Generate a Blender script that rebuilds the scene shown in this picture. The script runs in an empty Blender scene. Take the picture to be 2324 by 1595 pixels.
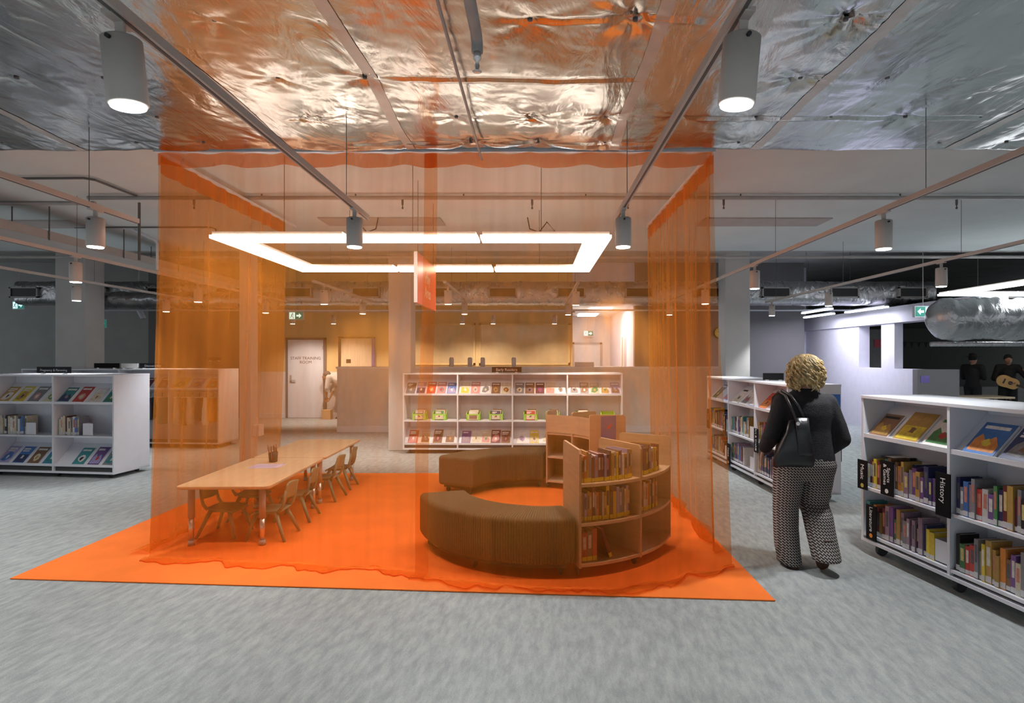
import bpy, bmesh, math, random
import numpy as np
from mathutils import Vector, Matrix
random.seed(11)
PI = math.pi
S = bpy.context.scene
COL = S.collection
R = math.radians

# ------------------------------------------------------------------ camera, world, exposure
CAMZ, F, CX, CY = 1.62, 1300.0, 1212.0, 809.0
cam_d = bpy.data.cameras.new('camera')
cam = bpy.data.objects.new('camera', cam_d)
COL.objects.link(cam)
cam.location = (0, 0, CAMZ)
cam.rotation_euler = (R(90), 0, 0)
cam_d.sensor_width = 36
cam_d.lens = F / 2324 * 36
cam_d.shift_x = (2324 / 2 - CX) / 2324
cam_d.shift_y = -(1595 / 2 - CY) / 2324
cam_d.clip_end = 100
S.camera = cam
W = bpy.data.worlds.new('world')
S.world = W
W.use_nodes = True
W.node_tree.nodes['Background'].inputs[0].default_value = (.90, .95, 1.0, 1)
W.node_tree.nodes['Background'].inputs[1].default_value = 0.58
S.view_settings.view_transform = 'Standard'
S.view_settings.look = 'None'
S.view_settings.exposure = 0.25
S.view_settings.gamma = 1
S.view_settings.use_curve_mapping = False
try:
    S.cycles.max_bounces = 8
    S.cycles.transparent_max_bounces = 24
    S.cycles.caustics_reflective = False
    S.cycles.caustics_refractive = False
    S.cycles.sample_clamp_indirect = 4
except Exception:
    pass
SPOT_W = 108.0          # each track lamp
LED = 11.0              # linear pendant emission

def P(x, y, d):
    return Vector(((x - CX) * d / F, d, CAMZ - (y - CY) * d / F))
def FL(x, y):
    d = CAMZ * F / (y - CY)
    return Vector(((x - CX) * d / F, d, 0))

# ------------------------------------------------------------------ materials
def nodes(m):
    m.use_nodes = True
    return m.node_tree.nodes, m.node_tree.links, m.node_tree.nodes['Principled BSDF']
def lin(c):
    return tuple(((v / 255) / 12.92 if v <= 10 else (((v / 255) + .055) / 1.055) ** 2.4) for v in c)
def mat(name, col, rough=.6, metal=0, var=.06, scale=8, bump=0, bscale=40, stretch=None, spec=None):
    m = bpy.data.materials.new(name)
    n, l, b = nodes(m)
    b.inputs['Roughness'].default_value = rough
    b.inputs['Metallic'].default_value = metal
    if spec is not None:
        b.inputs['Specular IOR Level'].default_value = spec
    tc = n.new('ShaderNodeTexCoord')
    mp = n.new('ShaderNodeMapping')
    l.new(tc.outputs['Object'], mp.inputs[0])
    if stretch:
        mp.inputs['Scale'].default_value = stretch
    nz = n.new('ShaderNodeTexNoise')
    nz.inputs['Scale'].default_value = scale
    nz.inputs['Detail'].default_value = 4
    l.new(mp.outputs[0], nz.inputs[0])
    rp = n.new('ShaderNodeValToRGB')
    rp.color_ramp.elements[0].position = .3
    rp.color_ramp.elements[1].position = .7
    rp.color_ramp.elements[0].color = (*[max(0, c * (1 - var)) for c in col], 1)
    rp.color_ramp.elements[1].color = (*[min(1, c * (1 + var)) for c in col], 1)
    l.new(nz.outputs[0], rp.inputs[0])
    l.new(rp.outputs[0], b.inputs['Base Color'])
    if bump:
        n2 = n.new('ShaderNodeTexNoise')
        n2.inputs['Scale'].default_value = bscale
        n2.inputs['Detail'].default_value = 3
        l.new(mp.outputs[0], n2.inputs[0])
        bp = n.new('ShaderNodeBump')
        bp.inputs['Strength'].default_value = bump
        bp.inputs['Distance'].default_value = .01
        l.new(n2.outputs[0], bp.inputs['Height'])
        l.new(bp.outputs[0], b.inputs['Normal'])
    return m
def emit(name, col, s):
    m = bpy.data.materials.new(name)
    n, l, b = nodes(m)
    b.inputs['Base Color'].default_value = (*[min(.9, c) for c in col], 1)
    b.inputs['Emission Color'].default_value = (*col, 1)
    b.inputs['Emission Strength'].default_value = s
    return m
def objcol(name, rough=.4, var=.25):
    m = bpy.data.materials.new(name)
    n, l, b = nodes(m)
    b.inputs['Roughness'].default_value = rough
    oi = n.new('ShaderNodeObjectInfo')
    tc = n.new('ShaderNodeTexCoord')
    nz = n.new('ShaderNodeTexNoise')
    nz.inputs['Scale'].default_value = 7
    l.new(tc.outputs['Object'], nz.inputs[0])
    mr = n.new('ShaderNodeMapRange')
    mr.inputs[3].default_value = 1 - var
    mr.inputs[4].default_value = 1 + var
    l.new(nz.outputs[0], mr.inputs[0])
    mx = n.new('ShaderNodeMix')
    mx.data_type = 'RGBA'
    mx.blend_type = 'MULTIPLY'
    mx.inputs[0].default_value = 1
    l.new(oi.outputs['Color'], mx.inputs[6])
    l.new(mr.outputs[0], mx.inputs[7])
    l.new(mx.outputs[2], b.inputs['Base Color'])
    return m

M = {}
M['white'] = mat('white laminate', (.71, .735, .80), .35, var=.02)
M['offwhite'] = mat('painted plaster', (.66, .64, .63), .7, var=.03)
M['ceil'] = mat('painted slab', (.60, .66, .67), .8, var=.04, scale=2)
M['slabdark'] = mat('dark slab', (.36, .355, .35), .85, var=.12, scale=2)
M['wall'] = mat('back wall paint', (.155, .15, .153), .7, var=.03, scale=2)
M['walltan'] = mat('tan cast wall', (.72, .52, .25), .55, var=.06, scale=1.5)  # blurred tan cast over the upper wall, put into its colour
M['wallpale'] = mat('pale wall paint', (.78, .74, .72), .6, var=.03)
M['walldark'] = mat('mid grey wall', (.32, .33, .315), .7, var=.06, scale=2)  # even mid grey of the far left wall
M['walllav'] = mat('white wall lavender lit', (.70, .69, .80), .7, var=.03)  # lavender cast of the fluorescent light is put into this white
M['black'] = mat('black plastic', (.012, .012, .013), .4)
M['blacksign'] = mat('black sign board', (.008, .008, .009), .7, spec=.15)
M['rubber'] = mat('castor rubber', (.03, .03, .035), .5)
M['steel'] = mat('grey paint steel', (.42, .40, .38), .45, var=.04)
M['lampbody'] = mat('lamp enamel', (.58, .54, .51), .5, var=.04)
M['chrome'] = mat('chrome', (.72, .72, .72), .32, 1)
M['pipe'] = mat('painted pipe', (.38, .36, .35), .5, var=.08)
M['pipedark'] = mat('dark conduit', (.10, .10, .10), .5)
M['maple'] = mat('maple laminate', (.70, .54, .35), .38, var=.06, scale=3, stretch=(12, 1, 1))
M['birch'] = mat('birch plywood', (.54, .41, .27), .5, var=.08, scale=4, stretch=(1, 1, 9))
M['birchedge'] = mat('birch ply edge', (.64, .51, .36), .5, var=.1, scale=30, stretch=(1, 1, 9))
M['cord'] = mat('corduroy', (.155, .12, .065), .9, var=.14, scale=60, bump=.3, bscale=200)
M['sage'] = mat('sage plastic', (.25, .30, .19), .45, var=.05)
M['rug'] = None
M['lime'] = mat('lime plastic', (.36, .72, .10), .4, var=.05)
M['paper'] = mat('paper', (.85, .84, .82), .7, var=.02)
M['lavpaper'] = mat('worksheet paper', (.72, .66, .86), .6, var=.03)
M['signred'] = mat('red sign acrylic', (.80, .12, .06), .35, var=.05)
M['signwhite'] = mat('white lettering', (.85, .85, .85), .5)
M['signgrey'] = mat('grey lettering', (.30, .30, .32), .5)
M['brown'] = mat('dark brown plastic', (.05, .03, .02), .5)
M['timber'] = mat('timber door veneer', (.78, .62, .42), .45, var=.07, scale=3, stretch=(10, 1, 1))
M['concretecol'] = mat('column paint', (.62, .61, .60), .7, var=.04, scale=3)
M['skin'] = mat('skin', (.42, .22, .15), .5, var=.06, scale=20)
M['hair'] = mat('blonde hair', (.50, .36, .17), .5, var=.5, scale=28, stretch=(1, 1, .6))
M['jacket'] = mat('black wool', (.012, .011, .014), .85, var=.3, scale=20, bump=.4, bscale=120)
M['leather'] = mat('black leather', (.018, .019, .022), .28, var=.2, scale=10, bump=.15, bscale=60)
M['shoe'] = mat('black shoe', (.012, .012, .012), .4)
M['sole'] = mat('brown sole', (.06, .022, .012), .6, var=.2)
M['darkcloth'] = mat('dark clothing', (.012, .012, .013), .8)
M['paleshirt'] = mat('pale clothing', (.62, .55, .50), .8)
M['cap'] = mat('grey hair', (.13, .10, .08), .7)
M['guitar'] = mat('guitar spruce', (.75, .42, .13), .3, var=.1)
M['cardboard'] = mat('cardboard', (.62, .38, .2), .7)
M['poster'] = mat('blue poster', (.03, .16, .55), .4, var=.05)
M['posterviolet'] = mat('violet poster', (.16, .13, .40), .5, var=.1)
M['orangeprint'] = mat('orange print', (.85, .32, .03), .5, var=.2, scale=20)
M['redprint'] = mat('red print', (.5, .05, .08), .5)
M['teal'] = mat('teal fabric', (.02, .30, .30), .7)
M['clearbag'] = mat('vinyl bag', (.55, .53, .50), .3, var=.2, scale=12)
M['navybag'] = mat('dark vinyl bag', (.06, .06, .08), .4)
M['greensign'] = mat('exit sign green', (.0, .10, .07), .4)
M['exitwhite'] = emit('exit pictogram', (.55, .95, 1), 1.1)
M['exitgreen'] = emit('exit field', (.01, .16, .12), .6)
M['clock'] = mat('clock dial', (.55, .50, .10), .5)
M['lamp'] = emit('lamp lens', (1, .98, .95), 14)
M['led'] = emit('led diffuser', (.93, .97, 1.0), LED)
M['ledlow'] = emit('led diffuser dim', (.85, .9, 1.0), 5)
M['gapshade'] = mat('groove shadow board', (.05, .05, .05), .7)
M['bookcover'] = objcol('book cover')
M['print'] = objcol('cover print', .45, .5)
M['duct'] = None
M['foiltape'] = mat('foil tape', (.60, .61, .60), .42, .6, var=.06, bump=.25, bscale=30)

def carpet():
    m = bpy.data.materials.new('grey carpet tile')
    n, l, b = nodes(m)
    b.inputs['Roughness'].default_value = .95
    tc = n.new('ShaderNodeTexCoord')
    mp = n.new('ShaderNodeMapping')
    mp.vector_type = 'TEXTURE'
    mp.inputs['Rotation'].default_value = (0, 0, R(84))
    mp.inputs['Scale'].default_value = (.36, .12, 1)
    l.new(tc.outputs['Object'], mp.inputs[0])
    a = n.new('ShaderNodeTexNoise'); a.inputs['Scale'].default_value = 2.4; a.inputs['Detail'].default_value = 6
    a.inputs['Roughness'].default_value = .65
    l.new(mp.outputs[0], a.inputs[0])
    rp = n.new('ShaderNodeValToRGB')
    e = rp.color_ramp.elements
    e[0].position = .34; e[0].color = (.245, .272, .275, 1)
    e[1].position = .68; e[1].color = (.385, .415, .405, 1)
    l.new(a.outputs[0], rp.inputs[0])
    fi = n.new('ShaderNodeTexNoise'); fi.inputs['Scale'].default_value = 160; fi.inputs['Detail'].default_value = 2
    l.new(tc.outputs['Object'], fi.inputs[0])
    mr = n.new('ShaderNodeMapRange'); mr.inputs[3].default_value = .72; mr.inputs[4].default_value = 1.28
    l.new(fi.outputs[0], mr.inputs[0])
    mx = n.new('ShaderNodeMix'); mx.data_type = 'RGBA'; mx.blend_type = 'MULTIPLY'; mx.inputs[0].default_value = 1
    l.new(rp.outputs[0], mx.inputs[6]); l.new(mr.outputs[0], mx.inputs[7])
    l.new(mx.outputs[2], b.inputs['Base Color'])
    bp = n.new('ShaderNodeBump'); bp.inputs['Strength'].default_value = .5; bp.inputs['Distance'].default_value = .006
    l.new(fi.outputs[0], bp.inputs['Height']); l.new(bp.outputs[0], b.inputs['Normal'])
    return m
M['carpet'] = carpet()
M['rug'] = mat('orange rug pile', (.93, .195, .02), .95, var=.07, scale=3, bump=.4, bscale=150)

def foil(name, col, rough, b1, s1, b2, s2, rot=0):
    m = bpy.data.materials.new(name)
    n, l, b = nodes(m)
    b.inputs['Metallic'].default_value = 1
    b.inputs['Base Color'].default_value = (*col, 1)
    tc = n.new('ShaderNodeTexCoord')
    mp = n.new('ShaderNodeMapping'); mp.inputs['Rotation'].default_value = (0, 0, rot); mp.inputs['Scale'].default_value = (1.6, .55, 1)
    l.new(tc.outputs['Object'], mp.inputs[0])
    a = n.new('ShaderNodeTexNoise'); a.inputs['Scale'].default_value = s1; a.inputs['Detail'].default_value = 6
    a.inputs['Distortion'].default_value = 1.2
    l.new(mp.outputs[0], a.inputs[0])
    v = n.new('ShaderNodeTexVoronoi'); v.feature = 'DISTANCE_TO_EDGE'; v.inputs['Scale'].default_value = s2
    v.inputs['Randomness'].default_value = 1
    l.new(mp.outputs[0], v.inputs['Vector'])
    B1 = n.new('ShaderNodeBump'); B1.inputs['Strength'].default_value = b1; B1.inputs['Distance'].default_value = .03
    B2 = n.new('ShaderNodeBump'); B2.inputs['Strength'].default_value = b2; B2.inputs['Distance'].default_value = .01
    l.new(a.outputs[0], B1.inputs['Height'])
    l.new(v.outputs[0], B2.inputs['Height'])
    l.new(B1.outputs[0], B2.inputs['Normal'])
    l.new(B2.outputs[0], b.inputs['Normal'])
    mr = n.new('ShaderNodeMapRange'); mr.inputs[3].default_value = rough * .6; mr.inputs[4].default_value = rough * 1.5
    l.new(a.outputs[0], mr.inputs[0]); l.new(mr.outputs[0], b.inputs['Roughness'])
    return m
M['foil'] = foil('foil insulation', (.62, .645, .645), .19, .42, 2.6, .09, 6.0)
M['duct'] = foil('foil duct lagging', (.50, .50, .515), .28, .8, 5, .4, 6)

def sheer(name, opac, edge, col, tint):
    """thin woven voile: part of the light passes straight, the yarn scatters and transmits it; seen edge-on the yarn closes up"""
    m = bpy.data.materials.new(name)
    m.use_nodes = True
    n, l = m.node_tree.nodes, m.node_tree.links
    n.clear()
    out = n.new('ShaderNodeOutputMaterial')
    tr = n.new('ShaderNodeBsdfTransparent'); tr.inputs[0].default_value = (*tint, 1)
    di = n.new('ShaderNodeBsdfDiffuse'); di.inputs[0].default_value = (*col, 1)
    tl = n.new('ShaderNodeBsdfTranslucent'); tl.inputs[0].default_value = (*col, 1)
    m1 = n.new('ShaderNodeMixShader'); m1.inputs[0].default_value = .5
    l.new(di.outputs[0], m1.inputs[1]); l.new(tl.outputs[0], m1.inputs[2])
    lw = n.new('ShaderNodeLayerWeight'); lw.inputs[0].default_value = .5
    tc = n.new('ShaderNodeTexCoord')
    nz = n.new('ShaderNodeTexNoise'); nz.inputs['Scale'].default_value = 3
    mp = n.new('ShaderNodeMapping'); mp.inputs['Scale'].default_value = (4, 4, .15)
    l.new(tc.outputs['Object'], mp.inputs[0]); l.new(mp.outputs[0], nz.inputs[0])
    pw = n.new('ShaderNodeMath'); pw.operation = 'POWER'; pw.inputs[1].default_value = 1.6
    l.new(lw.outputs['Facing'], pw.inputs[0])
    mr = n.new('ShaderNodeMapRange'); mr.inputs[3].default_value = opac; mr.inputs[4].default_value = edge
    l.new(pw.outputs[0], mr.inputs[0])
    ad = n.new('ShaderNodeMath'); ad.operation = 'MULTIPLY_ADD'; ad.inputs[1].default_value = .30; ad.use_clamp = True
    sb = n.new('ShaderNodeMath'); sb.operation = 'SUBTRACT'; sb.inputs[1].default_value = .15
    l.new(mr.outputs[0], sb.inputs[0])
    l.new(nz.outputs[0], ad.inputs[0]); l.new(sb.outputs[0], ad.inputs[2])
    mx = n.new('ShaderNodeMixShader')
    l.new(ad.outputs[0], mx.inputs[0]); l.new(tr.outputs[0], mx.inputs[1]); l.new(m1.outputs[0], mx.inputs[2])
    l.new(mx.outputs[0], out.inputs[0])
    return m
M['sheer'] = sheer('orange voile', .20, .46, (.95, .33, .04), (.94, .75, .60))
M['sheerband'] = sheer('orange voile doubled header', .45, .8, (.90, .19, .02), (1, .7, .5))

def trouser():
    m = bpy.data.materials.new('interlocking print trouser')
    n, l, b = nodes(m)
    b.inputs['Roughness'].default_value = .8
    tc = n.new('ShaderNodeTexCoord')
    sp = n.new('ShaderNodeSeparateXYZ'); l.new(tc.outputs['Object'], sp.inputs[0])
    def mth(op, a, c=None, d=None):
        k = n.new('ShaderNodeMath'); k.operation = op
        for i, q in enumerate((a, c, d)):
            if q is None: continue
            if isinstance(q, (int, float)): k.inputs[i].default_value = q
            else: l.new(q, k.inputs[i])
        return k.outputs[0]
    u = mth('DIVIDE', sp.outputs[0], .021)
    v = mth('DIVIDE', sp.outputs[2], .021)
    fu = mth('FRACT', u); fv = mth('FRACT', v)
    tri = mth('ABSOLUTE', mth('SUBTRACT', fu, .5))
    z1 = mth('ABSOLUTE', mth('SUBTRACT', mth('FRACT', mth('ADD', v, mth('MULTIPLY', tri, 1.1))), .5))
    z2 = mth('ABSOLUTE', mth('SUBTRACT', mth('FRACT', mth('ADD', u, mth('MULTIPLY', mth('ABSOLUTE', mth('SUBTRACT', fv, .5)), 1.1))), .5))
    w1 = mth('LESS_THAN', z1, .15); w2 = mth('LESS_THAN', z2, .10)
    w = mth('MAXIMUM', w1, w2)
    mx = n.new('ShaderNodeMix'); mx.data_type = 'RGBA'
    l.new(w, mx.inputs[0])
    mx.inputs[6].default_value = (.012, .011, .012, 1)
    mx.inputs[7].default_value = (.44, .40, .37, 1)
    l.new(mx.outputs[2], b.inputs['Base Color'])
    return m
M['trouser'] = trouser()

# ------------------------------------------------------------------ mesh helpers
class MB:
    def __init__(s):
        s.v, s.f, s.mi = [], [], []
    def add(s, vs, fs, mi=0, mtx=None):
        o = len(s.v)
        for p in vs:
            p = Vector(p)
            s.v.append(mtx @ p if mtx else p)
        for q in fs:
            s.f.append([o + i for i in q]); s.mi.append(mi)
        return s
    def box(s, x0, x1, y0, y1, z0, z1, mi=0, mtx=None):
        vs = [(x0, y0, z0), (x1, y0, z0), (x1, y1, z0), (x0, y1, z0), (x0, y0, z1), (x1, y0, z1), (x1, y1, z1), (x0, y1, z1)]
        return s.add(vs, [(3, 2, 1, 0), (4, 5, 6, 7), (0, 1, 5, 4), (1, 2, 6, 5), (2, 3, 7, 6), (3, 0, 4, 7)], mi, mtx)
    def tube(s, pts, r, n=8, mi=0, cap=True):
        pts = [Vector(p) for p in pts]
        rs = r if isinstance(r, (list, tuple)) else [r] * len(pts)
        vs = []
        up = None
        for i, p in enumerate(pts):
            a = pts[max(i - 1, 0)]; c = pts[min(i + 1, len(pts) - 1)]
            t = (c - a).normalized()
            if up is None:
                up = Vector((0, 0, 1)) if abs(t.z) < .9 else Vector((1, 0, 0))
            x = t.cross(up)
            if x.length < 1e-4: x = t.orthogonal()
            x.normalize(); y = x.cross(t).normalized(); up = y
            for k in range(n):
                an = 2 * PI * k / n
                vs.append(p + (x * math.cos(an) + y * math.sin(an)) * rs[i])
        fs = []
        for i in range(len(pts) - 1):
            for k in range(n):
                fs.append((i * n + k, i * n + (k + 1) % n, (i + 1) * n + (k + 1) % n, (i + 1) * n + k))
        if cap:
            fs.append(tuple(range(n))[::-1]); fs.append(tuple((len(pts) - 1) * n + k for k in range(n)))
        return s.add(vs, fs, mi)
    def lathe(s, prof, n=20, mi=0, c=(0, 0, 0), mtx=None):
        vs = []; fs = []
        for r, z in prof:
            for k in range(n):
                a = 2 * PI * k / n
                vs.append((c[0] + r * math.cos(a), c[1] + r * math.sin(a), c[2] + z))
        for i in range(len(prof) - 1):
            for k in range(n):
                fs.append((i * n + k, i * n + (k + 1) % n, (i + 1) * n + (k + 1) % n, (i + 1) * n + k))
        fs.append(tuple(range(n))[::-1]); fs.append(tuple((len(prof) - 1) * n + k for k in range(n)))
        return s.add(vs, fs, mi, mtx)
    def prism(s, poly, z0, z1, mi=0, mtx=None):
        n = len(poly)
        vs = [(x, y, z0) for x, y in poly] + [(x, y, z1) for x, y in poly]
        fs = [tuple(range(n))[::-1], tuple(range(n, 2 * n))] + [(i, (i + 1) % n, n + (i + 1) % n, n + i) for i in range(n)]
        return s.add(vs, fs, mi, mtx)
    def grid(s, nu, nv, fn, mi=0):
        vs = [fn(i / nu, j / nv) for i in range(nu + 1) for j in range(nv + 1)]
        fs = [(i * (nv + 1) + j, (i + 1) * (nv + 1) + j, (i + 1) * (nv + 1) + j + 1, i * (nv + 1) + j + 1) for i in range(nu) for j in range(nv)]
        return s.add(vs, fs, mi)
    def loft(s, rings, n=16, mi=0, p=2.0):
        """rings: (cx, cy, cz, rx, ry) horizontal ellipses joined in order"""
        vs = []; fs = []
        for cx, cy, cz, rx, ry in rings:
            for k in range(n):
                a = 2 * PI * k / n
                c, q = math.cos(a), math.sin(a)
                vs.append((cx + rx * math.copysign(abs(c) ** (2 / p), c), cy + ry * math.copysign(abs(q) ** (2 / p), q), cz))
        for i in range(len(rings) - 1):
            for k in range(n):
                fs.append((i * n + k, i * n + (k + 1) % n, (i + 1) * n + (k + 1) % n, (i + 1) * n + k))
        fs.append(tuple(range(n))[::-1]); fs.append(tuple((len(rings) - 1) * n + k for k in range(n)))
        return s.add(vs, fs, mi)
    def ball(s, c, r, n=12, mi=0):
        r = (r, r, r) if isinstance(r, (int, float)) else r
        rings = []
        for i in range(1, n):
            t = -PI / 2 + PI * i / n
            rings.append((c[0], c[1], c[2] + r[2] * math.sin(t), r[0] * math.cos(t), r[1] * math.cos(t)))
        return s.loft(rings, n + 4, mi)
    def capsule(s, a, b, ra, rb, n=10):
        a, b = Vector(a), Vector(b)
        s.tube([a, b], [ra, rb], n)
        s.ball(a, ra, 8); s.ball(b, rb, 8)
        return s
    def mesh(s, name, mats, smooth=False):
        me = bpy.data.meshes.new(name)
        me.from_pydata([tuple(p) for p in s.v], [], s.f)
        for m in (mats if isinstance(mats, (list, tuple)) else [mats]):
            me.materials.append(m)
        me.polygons.foreach_set('material_index', s.mi)
        if smooth:
            me.polygons.foreach_set('use_smooth', [True] * len(me.polygons))
        me.update()
        return me
    def build(s, name, mats, parent=None, smooth=False, bevel=0):
        return link(name, s.mesh(name, mats, smooth), parent, bevel)
def link(name, me, parent=None, bevel=0):
    o = bpy.data.objects.new(name, me)
    COL.objects.link(o)
    if parent is not None: o.parent = parent
    if bevel:
        b = o.modifiers.new('bevel', 'BEVEL'); b.width = bevel; b.segments = 2; b.limit_method = 'ANGLE'
    return o
def thing(name, label, cat, loc=(0, 0, 0), rz=0, group=None):
    o = bpy.data.objects.new(name, None)
    COL.objects.link(o)
    o.empty_display_size = .1
    o.location = loc; o.rotation_euler = (0, 0, rz)
    return tag(o, label, cat, group)
def tag(o, label, cat, group=None):
    o['label'] = label; o['category'] = cat
    if group: o['group'] = group
    return o
def struct(name, mb, m, parent=None, label=None, bevel=0, smooth=False):
    o = mb.build(name, m, parent, smooth, bevel)
    if parent is None: o['kind'] = 'structure'
    if label: o['label'] = label
    return o
def copy_tree(o, parent=None):
    c = o.copy(); COL.objects.link(c)
    if parent is not None: c.parent = parent
    for ch in list(o.children): copy_tree(ch, c)
    return c
def B(*a, mi=0):
    return MB().box(*a, mi=mi)
def text(name, body, size, m, parent, loc, rot=(R(90), 0, 0), align='CENTER', sx=1, spacing=1.0):
    cu = bpy.data.curves.new(name, 'FONT')
    cu.body = body; cu.size = size; cu.align_x = align; cu.align_y = 'CENTER'; cu.extrude = .0006
    cu.space_line = spacing; cu.resolution_u = 3
    cu.materials.append(m)
    k = bpy.data.objects.new('text_source', cu); COL.objects.link(k)
    me = bpy.data.meshes.new_from_object(k)
    bpy.data.objects.remove(k)
    o = link(name, me, parent)
    o.location = loc; o.rotation_euler = rot; o.scale = (sx, 1, 1)
    return o
ORD = ['first', 'second', 'third', 'fourth', 'fifth', 'sixth', 'seventh', 'eighth', 'ninth', 'tenth', 'eleventh', 'twelfth', 'thirteenth',
       'fourteenth', 'fifteenth', 'sixteenth', 'seventeenth', 'eighteenth', 'nineteenth', 'twentieth', 'twenty-first', 'twenty-second',
       'twenty-third', 'twenty-fourth', 'twenty-fifth', 'twenty-sixth', 'twenty-seventh', 'twenty-eighth', 'twenty-ninth', 'thirtieth',
       'thirty-first', 'thirty-second', 'thirty-third', 'thirty-fourth', 'thirty-fifth', 'thirty-sixth', 'thirty-seventh', 'thirty-eighth']

# ------------------------------------------------------------------ room shell
struct('floor', B(-18, 18, -8, 26, -.2, 0), M['carpet'])
# foil ceiling over the camera
rng = np.random.default_rng(5)
def vnoise(X, Y, sx, sy):
    gx, gy = X * sx, Y * sy
    x0 = np.floor(gx).astype(int); y0 = np.floor(gy).astype(int)
    fx = gx - x0; fy = gy - y0
    fx = fx * fx * (3 - 2 * fx); fy = fy * fy * (3 - 2 * fy)
    T = rng.random((257, 257))
    a = T[x0 % 257, y0 % 257]; b = T[(x0 + 1) % 257, y0 % 257]; c = T[x0 % 257, (y0 + 1) % 257]; d = T[(x0 + 1) % 257, (y0 + 1) % 257]
    return (a * (1 - fx) + b * fx) * (1 - fy) + (c * (1 - fx) + d * fx) * fy - .5
FZ, FE = 3.27, 4.62
pins = []
for iy, py in enumerate((.55, 1.12, 1.69, 2.26, 2.83, 3.42, 3.98, 4.45)):
    for ix in range(-9, 10):
        pins.append((ix * .52 + (.03 if iy % 2 else -.02), py))
def foil_ceiling():
    nx, ny = 620, 190
    xs = np.linspace(-7.5, 7.5, nx + 1); ys = np.linspace(.2, FE, ny + 1)
    X, Y = np.meshgrid(xs, ys, indexing='ij')
    U = X * .985 + Y * .17; V = -X * .17 + Y * .985
    def ridge(n): return (.5 - np.abs(n) * 2)
    Z = .016 * vnoise(U, V, 2.6, .8) + .018 * vnoise(X, Y, 1.3, 2.4) + .009 * vnoise(X, Y, 7, 2.0)
    Z += .007 * ridge(vnoise(U, V, 6, 1.3)) ** 3 + .004 * ridge(vnoise(X + .3 * Y, Y, 15, 3.5)) ** 2
    Z += .0022 * ridge(vnoise(V, U, 24, 9)) + .0012 * vnoise(X, Y, 55, 40)
    sag = np.zeros_like(X); puck = np.zeros_like(X)
    for (a, b) in pins:
        r = np.hypot(X - a, Y - b); th = np.arctan2(Y - b, X - a)
        st = rng.random() ** 1.5 * (1.3 if abs(a) < 1.6 else .6)
        sag += st * np.exp(-(r / .10) ** 2)
        ph = rng.random() * 6.28; k = rng.integers(5, 10)
        w = np.sin(k * th + ph + 1.9 * np.sin(2 * th + ph) + 1.1 * np.sin(3 * th))
        puck += st * .016 * np.exp(-(r / .12)) * np.sign(w) * np.abs(w) ** 1.6
    # pleats linking the pins of two rows
    for py, x0, x1 in ((3.42, -.9, .75), (4.45, -1.5, 1.2), (2.83, -.2, 1.0), (3.98, .8, 3.2)):
        yy = py + .012 * vnoise(X, Y * 0, 3, 1)
        m_ = np.clip((X - x0) / .2, 0, 1) * np.clip((x1 - X) / .2, 0, 1)
        puck -= m_ * .010 * np.exp(-((Y - yy) / .018) ** 2) * np.sign(Y - yy + 1e-6)
    Z = FZ + Z + .022 * sag + puck
    edge = np.clip((Y - (FE - .06)) / .06, 0, 1)
    Z = Z + edge ** 2 * .015
    v = np.stack([X, Y, Z], -1).reshape(-1, 3)
    i = np.arange(nx)[:, None] * (ny + 1) + np.arange(ny)[None, :]
    f = np.stack([i, i + 1, i + ny + 2, i + ny + 1], -1).reshape(-1, 4)
    me = bpy.data.meshes.new('ceiling_foil')
    me.from_pydata(v.tolist(), [], f.tolist())
    me.materials.append(M['foil'])
    me.polygons.foreach_set('use_smooth', [True] * len(me.polygons))
    o = link('ceiling_foil', me)
    o['kind'] = 'structure'; o['label'] = 'crinkled silver foil insulation pinned under the ceiling slab'
    ws = MB().lathe([(.004, -.004), (.012, -.003), (.013, 0), (.013, .012)], 10).mesh('washer', M['pipedark'])
    for (a, b) in pins:
        if abs(a) < b * 1.0 + .3:
            w = link('washer', ws, o)
            w.location = (a, b, FZ + .012)
    for k, x in enumerate((-3.6, -1.95, -.98, .63, 1.75, 3.3)):
        t = MB().grid(6, 160, lambda u, q: (x - .036 + .072 * u + .01 * math.sin(q * 17 + k), .3 + (FE - .35) * q, FZ - .06))
        t = t.build('foil_tape', M['foiltape'], o, True)
        sw = t.modifiers.new('stick', 'SHRINKWRAP'); sw.target = o; sw.wrap_method = 'PROJECT'; sw.use_project_z = True; sw.use_positive_direction = True; sw.use_negative_direction = True; sw.offset = .003
    return o
foil_ceiling()
struct('ceiling_rear', MB().box(-9, 9, -8, .22, FZ, FZ + .05), M['foil'])
struct('ceiling', MB().box(-14, 14, -8, 9.4, 3.35, 3.6), M['ceil'], label='painted white concrete ceiling slab')
struct('ceiling_void', B(-18, 18, 9.4, 26, 4.1, 4.3), M['slabdark'], label='dark raised slab beyond the white ceiling')
struct('trim_1', B(-14, 14, 9.38, 9.5, 3.35, 4.1), M['slabdark'])
# flat grey strips on the white ceiling
for a, b, y0 in ((735, 1005, 502), (1590, 1870, 503), (-20, 190, 508)):
    d = 1.73 * F / (CY - y0); x0 = (a - CX) * d / F; x1 = (b - CX) * d / F
    struct('trim_%d' % {735: 2, 1590: 3, -20: 4}[a], B(x0, x1, d - .22, d + .2, 3.335, 3.36), mat('strip grey', (.40, .375, .36), .8), label='flat grey strip on the ceiling')
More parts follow.
